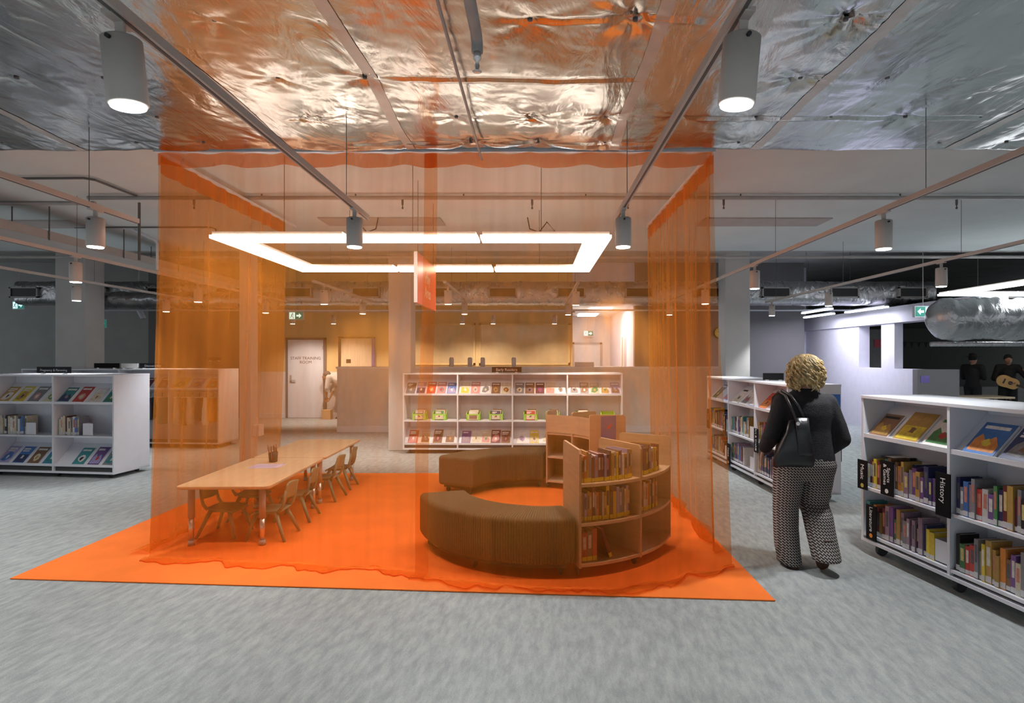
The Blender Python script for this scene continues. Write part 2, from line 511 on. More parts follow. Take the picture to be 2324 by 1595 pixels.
# back walls
BW = 15.15
def wall(name, x0, x1, m, z0=0, z1=4.1, d=BW, t=.2, label=None):
    return struct(name, B(x0, x1, d, d + t, z0, z1), m, label=label)
wall('wall_back_far', -18, -10.2, M['walldark'], label='grey wall at the dim end of the room')
wall('wall_back_left', -10.2, -7.7, M['wall'])
wall('wall_back_lower', -7.7, 1.02, M['wallpale'], 0, 1.22)
wall('wall_back_upper', -7.7, 1.02, M['walltan'], 1.22, 4.1, label='upper wall with a tan cast put into its colour')
wall('wall_back_lintel', 1.02, 2.66, M['walllav'], 3.0, 4.1)
wall('wall_back_right', 2.66, 7.14, M['wall'])
struct('baseboard_back', B(-7.7, 1.0, BW - .02, BW, 0, .12), M['white'])
struct('baseboard_right', B(2.7, 7.14, BW - .02, BW, 0, .12), M['white'])
# corridor
struct('wall_corridor_left', B(.82, 1.02, BW + .2, 20, 0, 3.0), M['wallpale'])
struct('wall_corridor_right', B(2.66, 2.86, BW + .2, 20, 0, 3.0), M['walllav'])
struct('wall_corridor_end', B(.82, 2.86, 20, 20.2, 0, 3.0), M['wallpale'])
struct('ceiling_corridor', B(.82, 2.86, BW, 20.2, 3.0, 3.1), M['ceil'])
dr = struct('door_1', B(1.4, 2.3, 19.95, 20, 0, 2.05), M['wallpale'])
B(1.34, 1.4, 19.93, 20, 0, 2.11).build('frame', M['steel'], dr)
B(2.3, 2.36, 19.93, 20, 0, 2.11).build('frame', M['steel'], dr)
B(1.34, 2.36, 19.93, 20, 2.05, 2.11).build('frame', M['steel'], dr)
B(1.72, 1.98, 19.94, 19.96, 1.15, 1.3).build('notice', M['brown'], dr)
for (a, b, yy) in ((16.0, 16.9, 1.9), (18.2, 19.2, 1.75)):
    t = B(yy - .3, yy + .3, a, b, 2.96, 2.985).build('ceiling_panel_light', [M['ledlow']])
    tag(t, 'square light panel in the corridor ceiling, ' + ('nearer of the two' if a < 17 else 'farther of the two'), 'light', 'corridor ceiling panels')
lt = bpy.data.lights.new('corridor_light', 'AREA'); lt.energy = 60; lt.size = 1
lo = bpy.data.objects.new('corridor_light', lt); COL.objects.link(lo); lo.location = (1.85, 16.5, 2.94)
w = struct('window_1', B(2.60, 2.66, 16.6, 17.0, .9, 2.2), M['walldark'])
B(2.585, 2.66, 16.5, 16.6, .85, 2.25).build('frame', M['white'], w)
B(2.585, 2.66, 17.0, 17.1, .85, 2.25).build('frame', M['white'], w)
# doors in the back wall
d2 = struct('door_2', B(-6.49, -5.56, BW - .045, BW, .01, 2.06), M['white'], label='white flush door with a lever handle')
B(-6.56, -6.49, BW - .03, BW, 0, 2.12).build('frame', M['wall'], d2)
B(-5.56, -5.49, BW - .03, BW, 0, 2.12).build('frame', M['wall'], d2)
B(-6.56, -5.49, BW - .03, BW, 2.06, 2.12).build('frame', M['wall'], d2)
hb = MB().box(-6.44, -6.39, BW - .06, BW - .045, .95, 1.13).box(-6.42, -6.28, BW - .10, BW - .08, .985, 1.005).box(-6.42, -6.40, BW - .10, BW - .05, .985, 1.005)
hb.build('handle', M['steel'], d2)
for z in (.3, 1.0, 1.8):
    B(-5.575, -5.55, BW - .055, BW - .04, z, z + .1).build('hinge', M['steel'], d2)
text('lettering', 'STAFF TRAINING\nROOM', .105, M['brown'], d2, (-6.02, BW - .05, 1.52))
d3 = struct('door_3', B(-5.09, -4.28, BW - .045, BW, .01, 2.1), M['timber'], label='pale timber door behind the low wall')
B(-5.16, -5.09, BW - .06, BW, 0, 2.14).build('frame', M['brown'], d3)
B(-5.16, -4.2, BW - .06, BW, 2.1, 2.14).build('frame', M['brown'], d3)
B(-4.28, -4.2, BW - .06, BW, 0, 2.1).build('frame', M['posterviolet'], d3)
B(-4.95, -4.83, BW - .055, BW - .045, 1.45, 1.55).build('door_plate', M['black'], d3)
# wall glazing that mirrors the lamps
for i, (x0, x1) in enumerate(((-3.4, -1.55), (-1.45, .95))):
    g = struct('window_%d' % (i + 2), B(x0 + .05, x1 - .05, BW - .02, BW, 1.45, 2.45), mat('tinted pane %d' % i, (.60, .46, .26), .15, var=.05))
    for (a, b, c, d) in ((x0, x0 + .05, 1.4, 2.5), (x1 - .05, x1, 1.4, 2.5), (x0, x1, 1.4, 1.45), (x0, x1, 2.45, 2.5)):
        B(a, b, BW - .04, BW, c, d).build('frame', M['walltan'], g)
# columns
struct('column_left', B(-9.03, -8.47, 10.8, 11.3, 0, 4.1), M['concretecol'], bevel=.01)
struct('column_centre', B(-2.505, -2.12, 9.85, 10.25, 0, 4.1), M['concretecol'], bevel=.01)
struct('column_right', B(3.86, 4.36, 11.56, 12.0, 0, 4.1), M['concretecol'], bevel=.01)
pp = struct('column_post', B(-4.12, -3.95, 8.0, 8.2, 0, 3.35), M['concretecol'], bevel=.01)
B(-3.95, -3.85, 8.02, 8.17, .50, .66).build('power_box', M['white'], pp, bevel=.008)
# low service wall
lw = struct('wall_low', B(-4.23, 4.05, 12.3, 12.45, 0, 1.36), M['offwhite'], label='low service wall across the hall')
B(-4.25, 4.07, 12.27, 12.75, 1.36, 1.40).build('counter_top', M['white'], lw)
B(-4.23, 4.05, 12.28, 12.3, 0, .13).build('baseboard', M['white'], lw)
# right rear: lit partition, beam and the dark room
struct('wall_right_partition', B(7.6, 7.85, 13.4, 16.2, 0, 2.34), M['walllav'])
struct('wall_right_rear', B(7.14, 7.6, 16.0, 16.2, 0, 4.1), M['walllav'])
struct('wall_right_low', B(7.6, 7.85, 11.5, 13.4, 0, 1.365), M['walllav'])
lr = struct('wall_right_return', B(7.6, 8.43, 11.35, 11.5, 0, 1.365), M['wall'])
B(7.66, 7.83, 11.34, 11.35, 1.10, 1.24).build('wall_plate', M['posterviolet'], lr)
struct('column_right_rear', B(7.6, 7.78, 12.08, 12.54, 1.365, 2.34), M['walllav'])
struct('wall_right_beam', B(7.55, 7.95, 9.6, 16.2, 2.33, 2.67), M['walllav'])
struct('wall_dark_room', B(7.85, 18, 20, 20.2, 0, 4.1), mat('unlit room wall', (.06, .06, .055), .8))  # the unlit room's darkness is put into wall, soffit and plinth colours
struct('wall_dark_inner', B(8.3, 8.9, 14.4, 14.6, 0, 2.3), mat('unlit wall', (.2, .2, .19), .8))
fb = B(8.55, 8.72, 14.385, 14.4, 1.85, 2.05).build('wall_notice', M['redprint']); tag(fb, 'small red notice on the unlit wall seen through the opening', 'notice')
struct('ceiling_dark_room', B(7.95, 18, 9.6, 20.2, 2.6, 2.7), mat('unlit soffit', (.04, .04, .04), .85))
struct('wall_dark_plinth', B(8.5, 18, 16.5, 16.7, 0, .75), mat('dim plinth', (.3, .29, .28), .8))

# ------------------------------------------------------------------ ceiling services
duct = thing('air_duct', 'long foil lagged air duct with black grilles below the far slab', 'duct', (0, 12.4, 0))
def ductm():
    def fn(u, v):
        a = v * 2 * PI
        c, q = math.cos(a), math.sin(a)
        x = -11 + 19.5 * u
        wob = .02 * math.sin(x * 7 + 2 * a) + .015 * math.sin(x * 17 + a * 3)
        return (x, .3 * math.copysign(abs(c) ** .5, c) * (1 + wob), 2.98 + .25 * math.copysign(abs(q) ** .5, q) * (1 + wob * .8))
    return MB().grid(180, 28, fn)
ductm().build('duct_casing', M['duct'], duct, True)
for i in range(-7, 7):
    x = -.66 + i * 1.44
    fr = MB()
    for (a, b, c, d) in ((x - .3, x + .3, 2.86, 2.885), (x - .3, x + .3, 3.055, 3.08), (x - .3, x - .27, 2.86, 3.08), (x + .27, x + .3, 2.86, 3.08)):
        fr.box(a, b, -.36, -.28, c, d)
    g = fr.build('grille', M['steel'], duct)
    B(x - .27, x + .27, -.34, -.30, 2.885, 3.055).build('grille_opening', M['black'], g)
t = MB().tube([(-9, 9.1, 3.2), (11, 9.1, 3.2)], .022, 8).build('sprinkler_pipe', M['pipe']); tag(t, 'grey sprinkler pipe crossing at the far edge of the white ceiling', 'pipe')
t = MB().tube([(-10, 12.85, 2.66), (7.4, 12.85, 2.66)], .02, 8).build('sprinkler_pipe', M['white']); tag(t, 'thin pale pipe running below the long lagged duct', 'pipe')
sp = thing('sprinkler_pipe', 'grey sprinkler pipe crossing the white ceiling above the orange curtain', 'pipe', (0, 6.1, .06))
MB().tube([(-4.75, 0, 3.25), (7, 0, 3.25)], .022, 8).build('pipe_run', M['pipe'], sp, True)
for x in (-2.9, -1.9, -.75, .55, 2.2, 3.9, 5.4):
    MB().tube([(x, 0, 3.25), (x, 0, 3.29)], .008, 6).build('pipe_hanger', M['pipedark'], sp)
for x in (-3.62, -1.4, -.02, 1.0, 2.02, 4.5):
    MB().lathe([(.006, 0), (.012, .01), (.004, .03), (.012, .05), (.012, .1)], 8, c=(x, 0, 3.13)).build('sprinkler_head', M['pipedark'], sp)
t = MB().tube([(-9, 6.4, 3.33), (-4.9, 6.4, 3.33)], .02, 8).build('sprinkler_pipe', M['pipe']); tag(t, 'short grey pipe above the left cable tray', 'pipe')
t = MB().tube([P(30, 405, 5.49), P(190, 404, 5.48), P(215, 408, 5.53), P(315, 447, 6.13)], .012, 8).build('conduit', M['pipedark']); tag(t, 'thin dark conduit bending across the white ceiling on the left', 'pipe')
t = MB().tube([P(170, 516, 7.62), P(480, 516, 7.62), P(490, 520, 7.62), P(491, 545, 7.62)], .010, 8).build('conduit', M['pipedark']); tag(t, 'thin dark conduit turning down beside the left column post', 'pipe')
sb = thing('sprinkler_drop', 'grey sprinkler branch pipe with a head under the foil ceiling', 'pipe', (-.258, 0, 0))
MB().tube([(-.02, .4, 3.06), (0, 2.55, 3.06), (0, 2.6, 3.04), (0, 2.6, 3.0)], .026, 12).build('branch_pipe', M['pipe'], sb, True)
MB().lathe([(.004, -.06), (.022, -.057), (.006, -.05), (.012, -.03), (.006, -.012), (.018, 0), (.018, .03)], 12, c=(0, 2.6, 2.97)).build('sprinkler_head', M['chrome'], sb, True)
t = MB().tube([(-.45, .5, 3.2), (-.43, 2.5, 3.2), (-.42, 4.6, 3.2)], .009, 6).build('conduit', M['pipe']); tag(t, 'thin conduit running lengthwise under the foil ceiling', 'pipe')
# cable trays on the left
tr = thing('cable_tray', 'grey cable tray running lengthwise above the left bookcases', 'cable tray', (-5.8, 0, 0))
MB().box(-.2, .2, 4.2, 11.4, 2.97, 2.985).build('tray_bed', M['steel'], tr)
for s in (-1, 1):
    MB().box(s * .2 - .006, s * .2 + .006, 4.2, 11.4, 2.97, 3.07).build('tray_rail', M['steel'], tr)
for y in (5.4, 6.6, 7.8, 9.0):
    for s in (-1, 1):
        MB().tube([(s * .215, y, 2.96), (s * .215, y, 3.35)], .007, 6).build('hanger_rod', M['pipedark'], tr)
t = MB().tube([P(316, 460, 6.44), P(316, 590, 6.44)], .014, 8).build('hanger_rod', M['pipedark']); tag(t, 'black threaded rod hanging from the white ceiling left of curtain', 'rod')
cp = MB().tube([P(300, 520, 7.75), P(352, 545, 7.8), P(357, 552, 7.8), P(357, 612, 7.8)], .018, 8).build('conduit', M['white'], smooth=True); tag(cp, 'white conduit bending down beside the left edge of curtain', 'pipe')
# short lagged duct at left
def ductl():
    def fn(u, v):
        a = v * 2 * PI; x = -9.5 + 4.2 * u
        wob = 1 + .06 * math.sin(x * 9 + a) + .04 * math.sin(x * 23 + 3 * a)
        return (x, 11.65 + .28 * math.cos(a) * wob, 2.76 + .17 * math.sin(a) * wob)
    m = MB().grid(90, 24, fn)
    m.add([fn(1, k / 24) for k in range(24)], [tuple(range(24))])
    return m
t = ductl().build('foil_duct', M['duct'], smooth=True); tag(t, 'crumpled round foil duct above the left bookcases', 'duct')
# big foil duct at right
def ductr():
    def fn(u, v):
        a = v * 2 * PI; x = 5.5 + 4.5 * u
        rr = .29 * (min(1, (u * 22) ** .5) if u < .045 else 1)
        wob = 1 + .05 * math.sin(x * 8 + a) + .035 * math.sin(x * 19 + 3 * a) + .02 * math.sin(x * 41 + 5 * a)
        return (x, 8.0 + rr * math.cos(a) * wob, 2.15 + rr * math.sin(a) * wob)
    return MB().grid(140, 36, fn)
t = ductr().build('foil_duct', M['duct'], smooth=True); tag(t, 'fat crumpled silver foil duct hanging over the right bookcase', 'duct')
t = MB().tube([(5.75, 8.3, 1.80), (10, 8.3, 1.81)], .035, 10).build('foil_pipe', M['duct'], smooth=True); tag(t, 'narrow silver pipe under the fat foil duct', 'pipe')

# track lights ----------------------------------------------------------------
ZT, ZB = 2.70, 2.42
tracks = [(-1.31, -4, 4.5), (-1.31, 8.4, 11.6), (.65, -4, 4.5), (.65, 8.4, 11.6), (-3.2, -4, 4.62), (-3.2, 8.3, 11.5),
          (2.6, -4, 11.4), (4.65, -4, 11.5), (-4.92, -4, 11.4), (-6.55, -4, 11.4)]
tl = {(-1.31, -4): 'beige lighting track running overhead to the left part of the curtain',
      (-1.31, 8.4): 'short far lighting track seen through the curtain left of centre column',
      (.65, -4): 'beige lighting track running overhead to the right part of the curtain',
      (.65, 8.4): 'short far lighting track seen through the curtain above the early readers bookcase',
      (-3.2, -4): 'lighting track ending just left of the curtain corner',
      (-3.2, 8.3): 'far lighting track seen through the left side curtain',
      (2.6, -4): 'long lighting track passing over the walking woman',
      (4.65, -4): 'long lighting track farthest to the right',
      (-4.92, -4): 'long lighting track above the left white bookcase',
      (-6.55, -4): 'long lighting track farthest to the left'}
for (x, a, b) in tracks:
    t = thing('light_track', tl[(x, a)], 'light track', (x, 0, 0), 0, 'ceiling lighting tracks')
    MB().box(-.018, .018, a, b, ZT - .005, ZT + .03).build('track_rail', M['lampbody'], t)
    MB().box(-.006, .006, a, b, ZT - .008, ZT - .004).build('track_slot', M['pipedark'], t)
    n = max(2, int((b - a) / 2.2))
    for k in range(n):
        y = a + .7 + (b - a - 1.2) * k / (n - 1)
        top = 3.27 if y < FE else (3.35 if y < 9.4 else 4.1)
        MB().tube([(0, y, ZT + .03), (0, y, top)], .0025, 5).build('suspension_wire', M['pipedark'], t)
lamps = {-1.31: [-2.9, -.5, 1.85, 4.18, 8.74, 10.8], .65: [-2.9, -.5, 1.84, 4.18, 8.9, 10.95], -3.2: [-.5, 1.9, 4.18, 8.74, 10.7],
         2.6: [-2.9, -.5, 1.9, 4.26, 6.75, 8.7, 11.0], 4.65: [-2.9, -.5, 1.9, 4.2, 6.54, 9.04, 11.2], -4.92: [-.5, 1.9, 4.0, 6.15, 8.39, 10.5],
         -6.55: [1.9, 4.0, 6.1, 8.2, 10.2]}
place = {-1.31: 'left overhead track', .65: 'right overhead track', -3.2: 'track left of the curtain', 2.6: 'track over the woman',
         4.65: 'farthest right track', -4.92: 'track above the left bookcase', -6.55: 'farthest left track'}
lroot = thing('track_spotlight', 'x', 'spotlight')
MB().lathe([(.052, 0), (.058, .004), (.058, .205), (.052, .21)], 28).build('lamp_can', M['lampbody'], lroot, True)
MB().lathe([(.050, -.006), (.052, .002)], 28).build('lamp_lens', M['lamp'], lroot)
MB().box(-.014, .014, -.006, .006, .20, .285).build('lamp_stem', M['lampbody'], lroot)
MB().lathe([(.007, 0), (.007, .012)], 10, mtx=Matrix.Translation((0, -.0575, .19)) @ Matrix.Rotation(R(90), 4, 'X')).build('pivot_screw', M['black'], lroot)
MB().box(-.016, .016, -.06, .06, .262, .275).build('track_adapter', M['lampbody'], lroot)
first = True
for x, ds in lamps.items():
    vis = [d for d in ds if d > .3]
    for d in ds:
        o = lroot if first else copy_tree(lroot)
        first = False
        o.location = (x, d, ZB + (.01 if d < 3 else 0))
        k = ds.index(d)
        q = ('nearest' if d == min([z for z in ds if z > 1]) else ORD[len([z for z in ds if 1 < z <= d]) - 1]) if d > 1 else ('behind the viewer, ' + ORD[k])
        o['label'] = ('white cylinder spotlight, %s along the %s' % (q, place[x])) if d > 1 else 'white cylinder spotlight %s on the %s' % (q, place[x])
        o['group'] = 'cylinder spotlights on the tracks'
        if d < 3 and d > 1: o.rotation_euler = (R(3), R(-4 if x < 0 else 4), 0)
        l = bpy.data.lights.new('spot', 'SPOT')
        l.energy = SPOT_W; l.spot_size = R(88); l.spot_blend = .7; l.shadow_soft_size = .06
        l.color = (.97, .985, 1)
        lo = bpy.data.objects.new('spot', l); COL.objects.link(lo); lo.location = (x, d, ZB - .02)
        if 8.5 < d < 9 and -4 < x < 1: l.energy *= 2.1; l.spot_blend = 1; lo.rotation_euler = (R(14), 0, 0); o.rotation_euler = (R(6), 0, 0)
t = thing('light_track', 'short track of wall washing spotlights in front of the back wall', 'light track', (0, 14.0, 0), 0, 'ceiling lighting tracks')
MB().box(-6.6, 1.0, -.018, .018, ZT - .005, ZT + .03).build('track_rail', M['lampbody'], t)
for x in (-6, -3.6, -1.4, .6):
    MB().tube([(x, 0, ZT + .03), (x, 0, 4.1)], .003, 5).build('suspension_wire', M['pipedark'], t)
for k, x in enumerate((-5.9, -4.9, -3.1, -1.75, -1.0, .5)):
    o = copy_tree(lroot); o.location = (x, 14.0, ZB); o.rotation_euler = (0, 0, 0)
    o['label'] = 'white cylinder spotlight washing the back wall, %s from left' % ORD[k]; o['group'] = 'cylinder spotlights washing the back wall'
    l = bpy.data.lights.new('spot', 'SPOT'); l.energy = SPOT_W * 1.1; l.spot_size = R(110); l.spot_blend = .7; l.shadow_soft_size = .06
    lo = bpy.data.objects.new('spot', l); COL.objects.link(lo); lo.location = (x, 14.0, ZB - .02); lo.rotation_euler = (R(20), 0, 0)
# two tilted dark spots far left
t = thing('track_spotlight', 'unlit cylinder spotlight tilted sideways near the grey far wall', 'spotlight', (-9.0, 13.2, 2.5))
t.rotation_euler = (0, R(-28), 0)
MB().lathe([(.052, 0), (.056, .01), (.056, .3), (.05, .31)], 16).build('lamp_can', M['white'], t, True)
MB().tube([(0, 0, .3), (.85, 0, 1.75)], .012, 8).build('lamp_stem', M['lampbody'], t)

# linear LED frames -------------------------------------------------------------
def led_frame(name, label, x0, x1, y0, y1, z, w=.22, nfront=3):
    t = thing(name, label, 'light', (0, 0, 0), 0, 'rectangular linear pendants')
    def bar(a, b, c, d):
        k = MB().box(a, b, c, d, z, z + .028).build('diffuser', M['led'], t)
        MB().box(a + .015, b - .015, c + .015, d - .015, z + .0285, z + .06).build('housing', M['lampbody'], t)
    g = .025; L = (x1 - x0) / nfront
    for k in range(nfront):
        bar(x0 + k * L + (g if k else 0), x0 + (k + 1) * L, y0, y0 + w)
        bar(x0 + k * L + (g if k else 0), x0 + (k + 1) * L, y1 - w, y1)
    bar(x0, x0 + w, y0 + w + .012, y1 - w - .012)
    bar(x1 - w, x1, y0 + w + .012, y1 - w - .012)
    for (a, b) in ((x0 + .6, y0 + .1), (x1 - .6, y0 + .1), (x0 + .6, y1 - .1), (x1 - .6, y1 - .1), ((x0 + x1) / 2, y0 + .1)):
        MB().tube([(a, b, z + .05), (a, b, 3.36)], .003, 5).build('suspension_wire', M['pipedark'], t)
    for (a, s) in ((x0 + 1.3, 1), (x1 - .6, -1)):
        MB().tube([(a, y0 + .1, z + .06), (a - s * .12, y0 + .1, z + .08), (a - s * .05, y0 + .1, z + .16), (a + s * .02, y0 + .1, z + .07), (a + s * .1, y0 + .1, z + .1), (a + s * .12, y0 + .1, z + .2)], .006, 6).build('power_cable', M['pipedark'], t, True)
    return t
led_frame('linear_pendant', 'bright rectangular frame of linear lights hanging inside the orange curtain', -2.78, .663, 4.9, 6.87, 2.634)
led_frame('linear_pendant', 'bright rectangular light frame above the right foil duct', 6.76, 10.2, 7.6, 9.6, 2.634)
for i, (x, a, b) in enumerate(((6.3, 12.15, 13.4), (7.07, 13.54, 14.94), (7.2, 11.7, 13.2))):
    t = thing('linear_batten', 'slim lit batten over the pale far passage, ' + ('left front one', 'rear one', 'right front one')[i], 'light', (x, 0, 2.62), 0, 'slim battens in the far passage')
    MB().box(-.05, .05, a, b, 0, .03).build('diffuser', M['ledlow'], t)
    MB().box(-.04, .04, a, b, .03, .06).build('housing', M['white'], t)
    MB().tube([(0, b - .15, .06), (0, b - .15, 1.48)], .004, 5).build('suspension_wire', M['pipedark'], t)
lt = bpy.data.lights.new('batten_light', 'AREA'); lt.shape = 'RECTANGLE'; lt.size = 1.2; lt.size_y = 2.4; lt.energy = 70; lt.color = (.86, .86, 1)
lo = bpy.data.objects.new('batten_light', lt); COL.objects.link(lo); lo.location = (6.75, 13.1, 2.58)

# exit signs ---------------------------------------------------------------------
def exit_sign(label, loc, rz=0, right=True, ztop=4.1):
    t = thing('exit_sign', label, 'sign', loc, rz, 'green exit signs')
    MB().box(-.17, .17, -.03, .03, 0, .19).build('sign_case', M['white'], t)
    MB().box(-.16, .16, -.034, -.031, .01, .18).build('sign_face', M['exitgreen'], t)
    s = 1 if right else -1
    ar = [(-.055, .02), (.005, .02), (.005, .055), (.06, 0), (.005, -.055), (.005, -.02), (-.055, -.02)]
    pm = Matrix.Translation((s * .065, -.036, .095)) @ Matrix.Rotation(R(90), 4, 'X') @ Matrix.Scale(s, 4, (1, 0, 0))
    MB().prism([(a, b) for a, b in ar], -.001, .001, mtx=pm).build('arrow', M['exitwhite'], t)
    pn = MB().box(-s * .15 if s > 0 else .02, -s * .02 if s > 0 else .15, -.0355, -.0345, .02, .17)
    c = -s * .085
    pn.build('pictogram_panel', M['exitwhite'], t)
    man = MB()
    man.lathe([(.013, 0), (.013, .002)], 10, mtx=Matrix.Translation((c + s * .012, -.036, .145)) @ Matrix.Rotation(R(90), 4, 'X'))
    for (a, b) in (((0, .13), (-.01 * s, .085)), ((-.01 * s, .085), (.03 * s, .06)), ((.03 * s, .06), (.025 * s, .03)), ((-.01 * s, .085), (-.045 * s, .05)), ((0, .12), (.035 * s, .11)), ((0, .12), (-.03 * s, .10))):
        man.tube([(c + a[0], -.0365, a[1]), (c + b[0], -.0365, b[1])], .006, 5)
    man.build('running_figure', M['greensign'], t)
    MB().tube([(0, 0, .19), (0, 0, ztop - loc[2])], .006, 5).build('hanger_rod', M['steel'], t)
exit_sign('lit green exit sign with right arrow in front of the grey far wall', (-11.67, 13, 2.69), R(-12))
exit_sign('lit exit sign seen nearly edge-on near the grey far wall', (-9.9, 13, 2.28), R(68))
exit_sign('exit sign with right arrow seen through the curtain above the white door', (-5.39, 13, 2.45))
exit_sign('lit green exit sign with left arrow beside the fat foil duct', (6.72, 9.9, 2.30), R(5), False)
exit_sign('small exit sign above the corridor door', (1.87, 19.7, 2.32), 0, True, 3.0)
# clock
ck = thing('wall_clock', 'round yellow wall clock with black rim beside the right column', 'clock', (4.9, BW - .03, 2.25))
rx = Matrix.Rotation(R(90), 4, 'X')
MB().lathe([(.15, -.03), (.15, .015), (.135, .02), (.135, .012)], 28, mtx=rx).build('rim', M['black'], ck)
MB().lathe([(.134, 0), (.134, .013)], 28, mtx=rx).build('dial', M['clock'], ck)
for k in range(12):
    a = k * PI / 6
    MB().box(-.006, .006, -.016, -.0135, .095, .12, mtx=Matrix.Rotation(a, 4, 'Y')).build('hour_mark', M['black'], ck)
MB().box(-.006, .006, -.018, -.016, -.01, .095, mtx=Matrix.Rotation(R(180), 4, 'Y')).build('minute_hand', M['black'], ck)
MB().box(-.007, .007, -.02, -.018, -.01, .065, mtx=Matrix.Rotation(R(-62), 4, 'Y')).build('hour_hand', M['black'], ck)

# hanging red sign
hs = thing('hanging_sign', 'red hanging panel sign inside the curtain seen at a sharp angle', 'sign', (-1.135, 5.5, 2.14))
MB().box(-.012, .012, 0, 1.05, 0, .49).build('sign_panel', M['signred'], hs)
MB().box(-.016, .016, -.012, 0, 0, .49).build('edge_strip', M['white'], hs)
text('lettering', 'Play\nArea', .17, M['signwhite'], hs, (.0135, .55, .22), (R(90), 0, R(90)), spacing=.9)
for y in (.1, .95):
    MB().tube([(0, y, .49), (0, y, 1.2)], .003, 5).build('suspension_wire', M['pipedark'], hs)

# ------------------------------------------------------------------ rug, curtain
rgm = MB()
c4 = [FL(22, 1315), FL(1760, 1365), Vector((1.62, 7.92, 0)), Vector((-3.83, 7.92, 0))]
rgm.prism([(p.x, p.y) for p in c4], .001, .010)
t = rgm.build('orange_rug', M['rug'], bevel=.003); tag(t, 'large flat bright orange rug on the grey carpet under the curtain', 'rug')

CT = 3.255
def ylow(x):
    pts = [(-3.2, 4.60), (-2.2, 4.50), (-1.2, 4.36), (-.55, 4.16), (.0, 4.02), (.45, 4.0), (.85, 4.10), (1.2, 4.30), (1.6, 4.55)]
    for (a, b), (c, d) in zip(pts, pts[1:]):
        if x <= c:
            f = max(0, min(1, (x - a) / (c - a))); f = f * f * (3 - 2 * f)
            return b + (d - b) * f
    return pts[-1][1]
def ncur(x, s=1.0):
    return (math.sin(x * 5.3 * s + 1) + .7 * math.sin(x * 11.7 * s + 2.2) + .5 * math.sin(x * 23.1 * s + .4)) / 2.2
def front_panel(xa, xb, label, flare, off=0):
    root = thing('sheer_curtain', label, 'curtain', (0, 0, 0), 0, 'orange sheer curtain panels')
    mb = MB()
    nu, nv, nf = int((xb - xa) / .012), 26, 7
    def fn(u, v):
        x = xa + (xb - xa) * u
        vv = v * (nv + nf) / nv
        xb2 = x + flare(x) * min(vv, 1) ** 1.5
        if vv <= 1:
            z = CT - (CT - .03) * vv
            k = min(1, (CT - z) / 2.35) ** 2.1
            y = 4.62 + (ylow(x) - 4.62) * k + off
            y += .018 * ncur(x * 1.3) * (.5 + .5 * vv) + .006 * math.sin(x * 47)
            if z > CT - .12: y += .012 * math.sin(x * 26)
            return (xb2, y, z)
        q = (vv - 1) * nv / nf
        ext = .10 + .07 * ncur(x * .9 + 3) + .05 * ncur(x * 2.1)
        ext = max(.03, ext)
        y = ylow(x) + off + .018 * ncur(x * 1.3) - ext * q
        z = .014 + .030 * math.sin(q * PI * .95) * (.55 + .45 * ncur(x * 1.9 + 7)) + .012 * max(0, ncur(x * 3.3 + q * 2)) * q
        return (xb2 + .03 * q * math.sin(x * 9), y, max(.012, z))
    mb.grid(nu, nv + nf, fn)
    mb.build('curtain_fabric', M['sheer'], root, True)
    hb = MB().grid(nu, 3, lambda u, v: (xa + (xb - xa) * u, 4.612 + .012 * math.sin((xa + (xb - xa) * u) * 26), CT + .008 - .012 * math.sin((xa + (xb - xa) * u) * 6.5) ** 2 - (.108 + .012 * math.sin((xa + (xb - xa) * u) * 13)) * v))
    hb.build('header_band', M['sheerband'], root, True)
    he = MB().tube([(x + flare(x) + .03 * math.sin(x * 9), ylow(x) + .018 * ncur(x * 1.3) - max(.03, .10 + .07 * ncur(x * .9 + 3) + .05 * ncur(x * 2.1)), .016) for x in [xa + (xb - xa) * i / 160 for i in range(161)]], .003, 5)
    he.build('hem', M['sheerband'], root, True)
    return root
XL, XR, XM = -3.03, 1.43, -.83
front_panel(XL, XM + .05, 'left half of the orange sheer front curtain facing the viewer', lambda x: -.05 * max(0, 1 - (x - XL) / .5))
front_panel(XM - .05, XR, 'right half of the orange sheer front curtain before the ribbed bench', lambda x: .09 * max(0, 1 - (XR - x) / .5), -.035)
def side_panel(x0, label, ya, yb, out, seed, bulge=.05):
    root = thing('sheer_curtain', label, 'curtain', (0, 0, 0), 0, 'orange sheer curtain panels')
    nv, nf = 22, 4
    nu = int((yb - ya) / .012)
    def fold(y, vv):
        g = .5 + .5 * math.sin(y * 2.3 + seed)
        return (.008 + .030 * g) * math.sin(y * 13 + 2 * math.sin(y * 5 + seed)) * (.35 + .65 * min(vv, 1))
    def fn(u, v):
        y = ya + (yb - ya) * u
        vv = v * (nv + nf) / nv
        if vv <= 1:
            z = CT - (CT - .03) * vv
            return (x0 + fold(y, vv) + out * bulge * vv ** 2, y, z)
        q = (vv - 1) * nv / nf
        return (x0 + out * (bulge + (.10 + .06 * math.sin(y * 7 + seed)) * q) + fold(y, 1) * (1 - .5 * q), y, max(.012, .02 + .03 * math.sin(q * 2.9)))
    MB().grid(nu, nv + nf, fn).build('curtain_fabric', M['sheer'], root, True)
    MB().grid(nu, 3, lambda u, v: (x0 + .012 * math.sin((ya + (yb - ya) * u) * 26) + out * .01, ya + (yb - ya) * u, CT + .008 - .15 * v)).build('header_band', M['sheerband'], root, True)
    return root
side_panel(XL - .01, 'gathered orange sheer side curtain left of the long table', 4.66, 7.0, -1, .3, .10)
side_panel(XR + .01, 'gathered orange sheer side curtain right of the round seating', 4.66, 7.3, 1, 1.9)
ct = thing('curtain_track', 'white curtain rail fixed round the top of the orange curtain', 'curtain rail', (0, 0, 0))
MB().box(XL - .03, XR + .03, 4.60, 4.63, CT + .01, 3.35).build('rail', M['white'], ct)
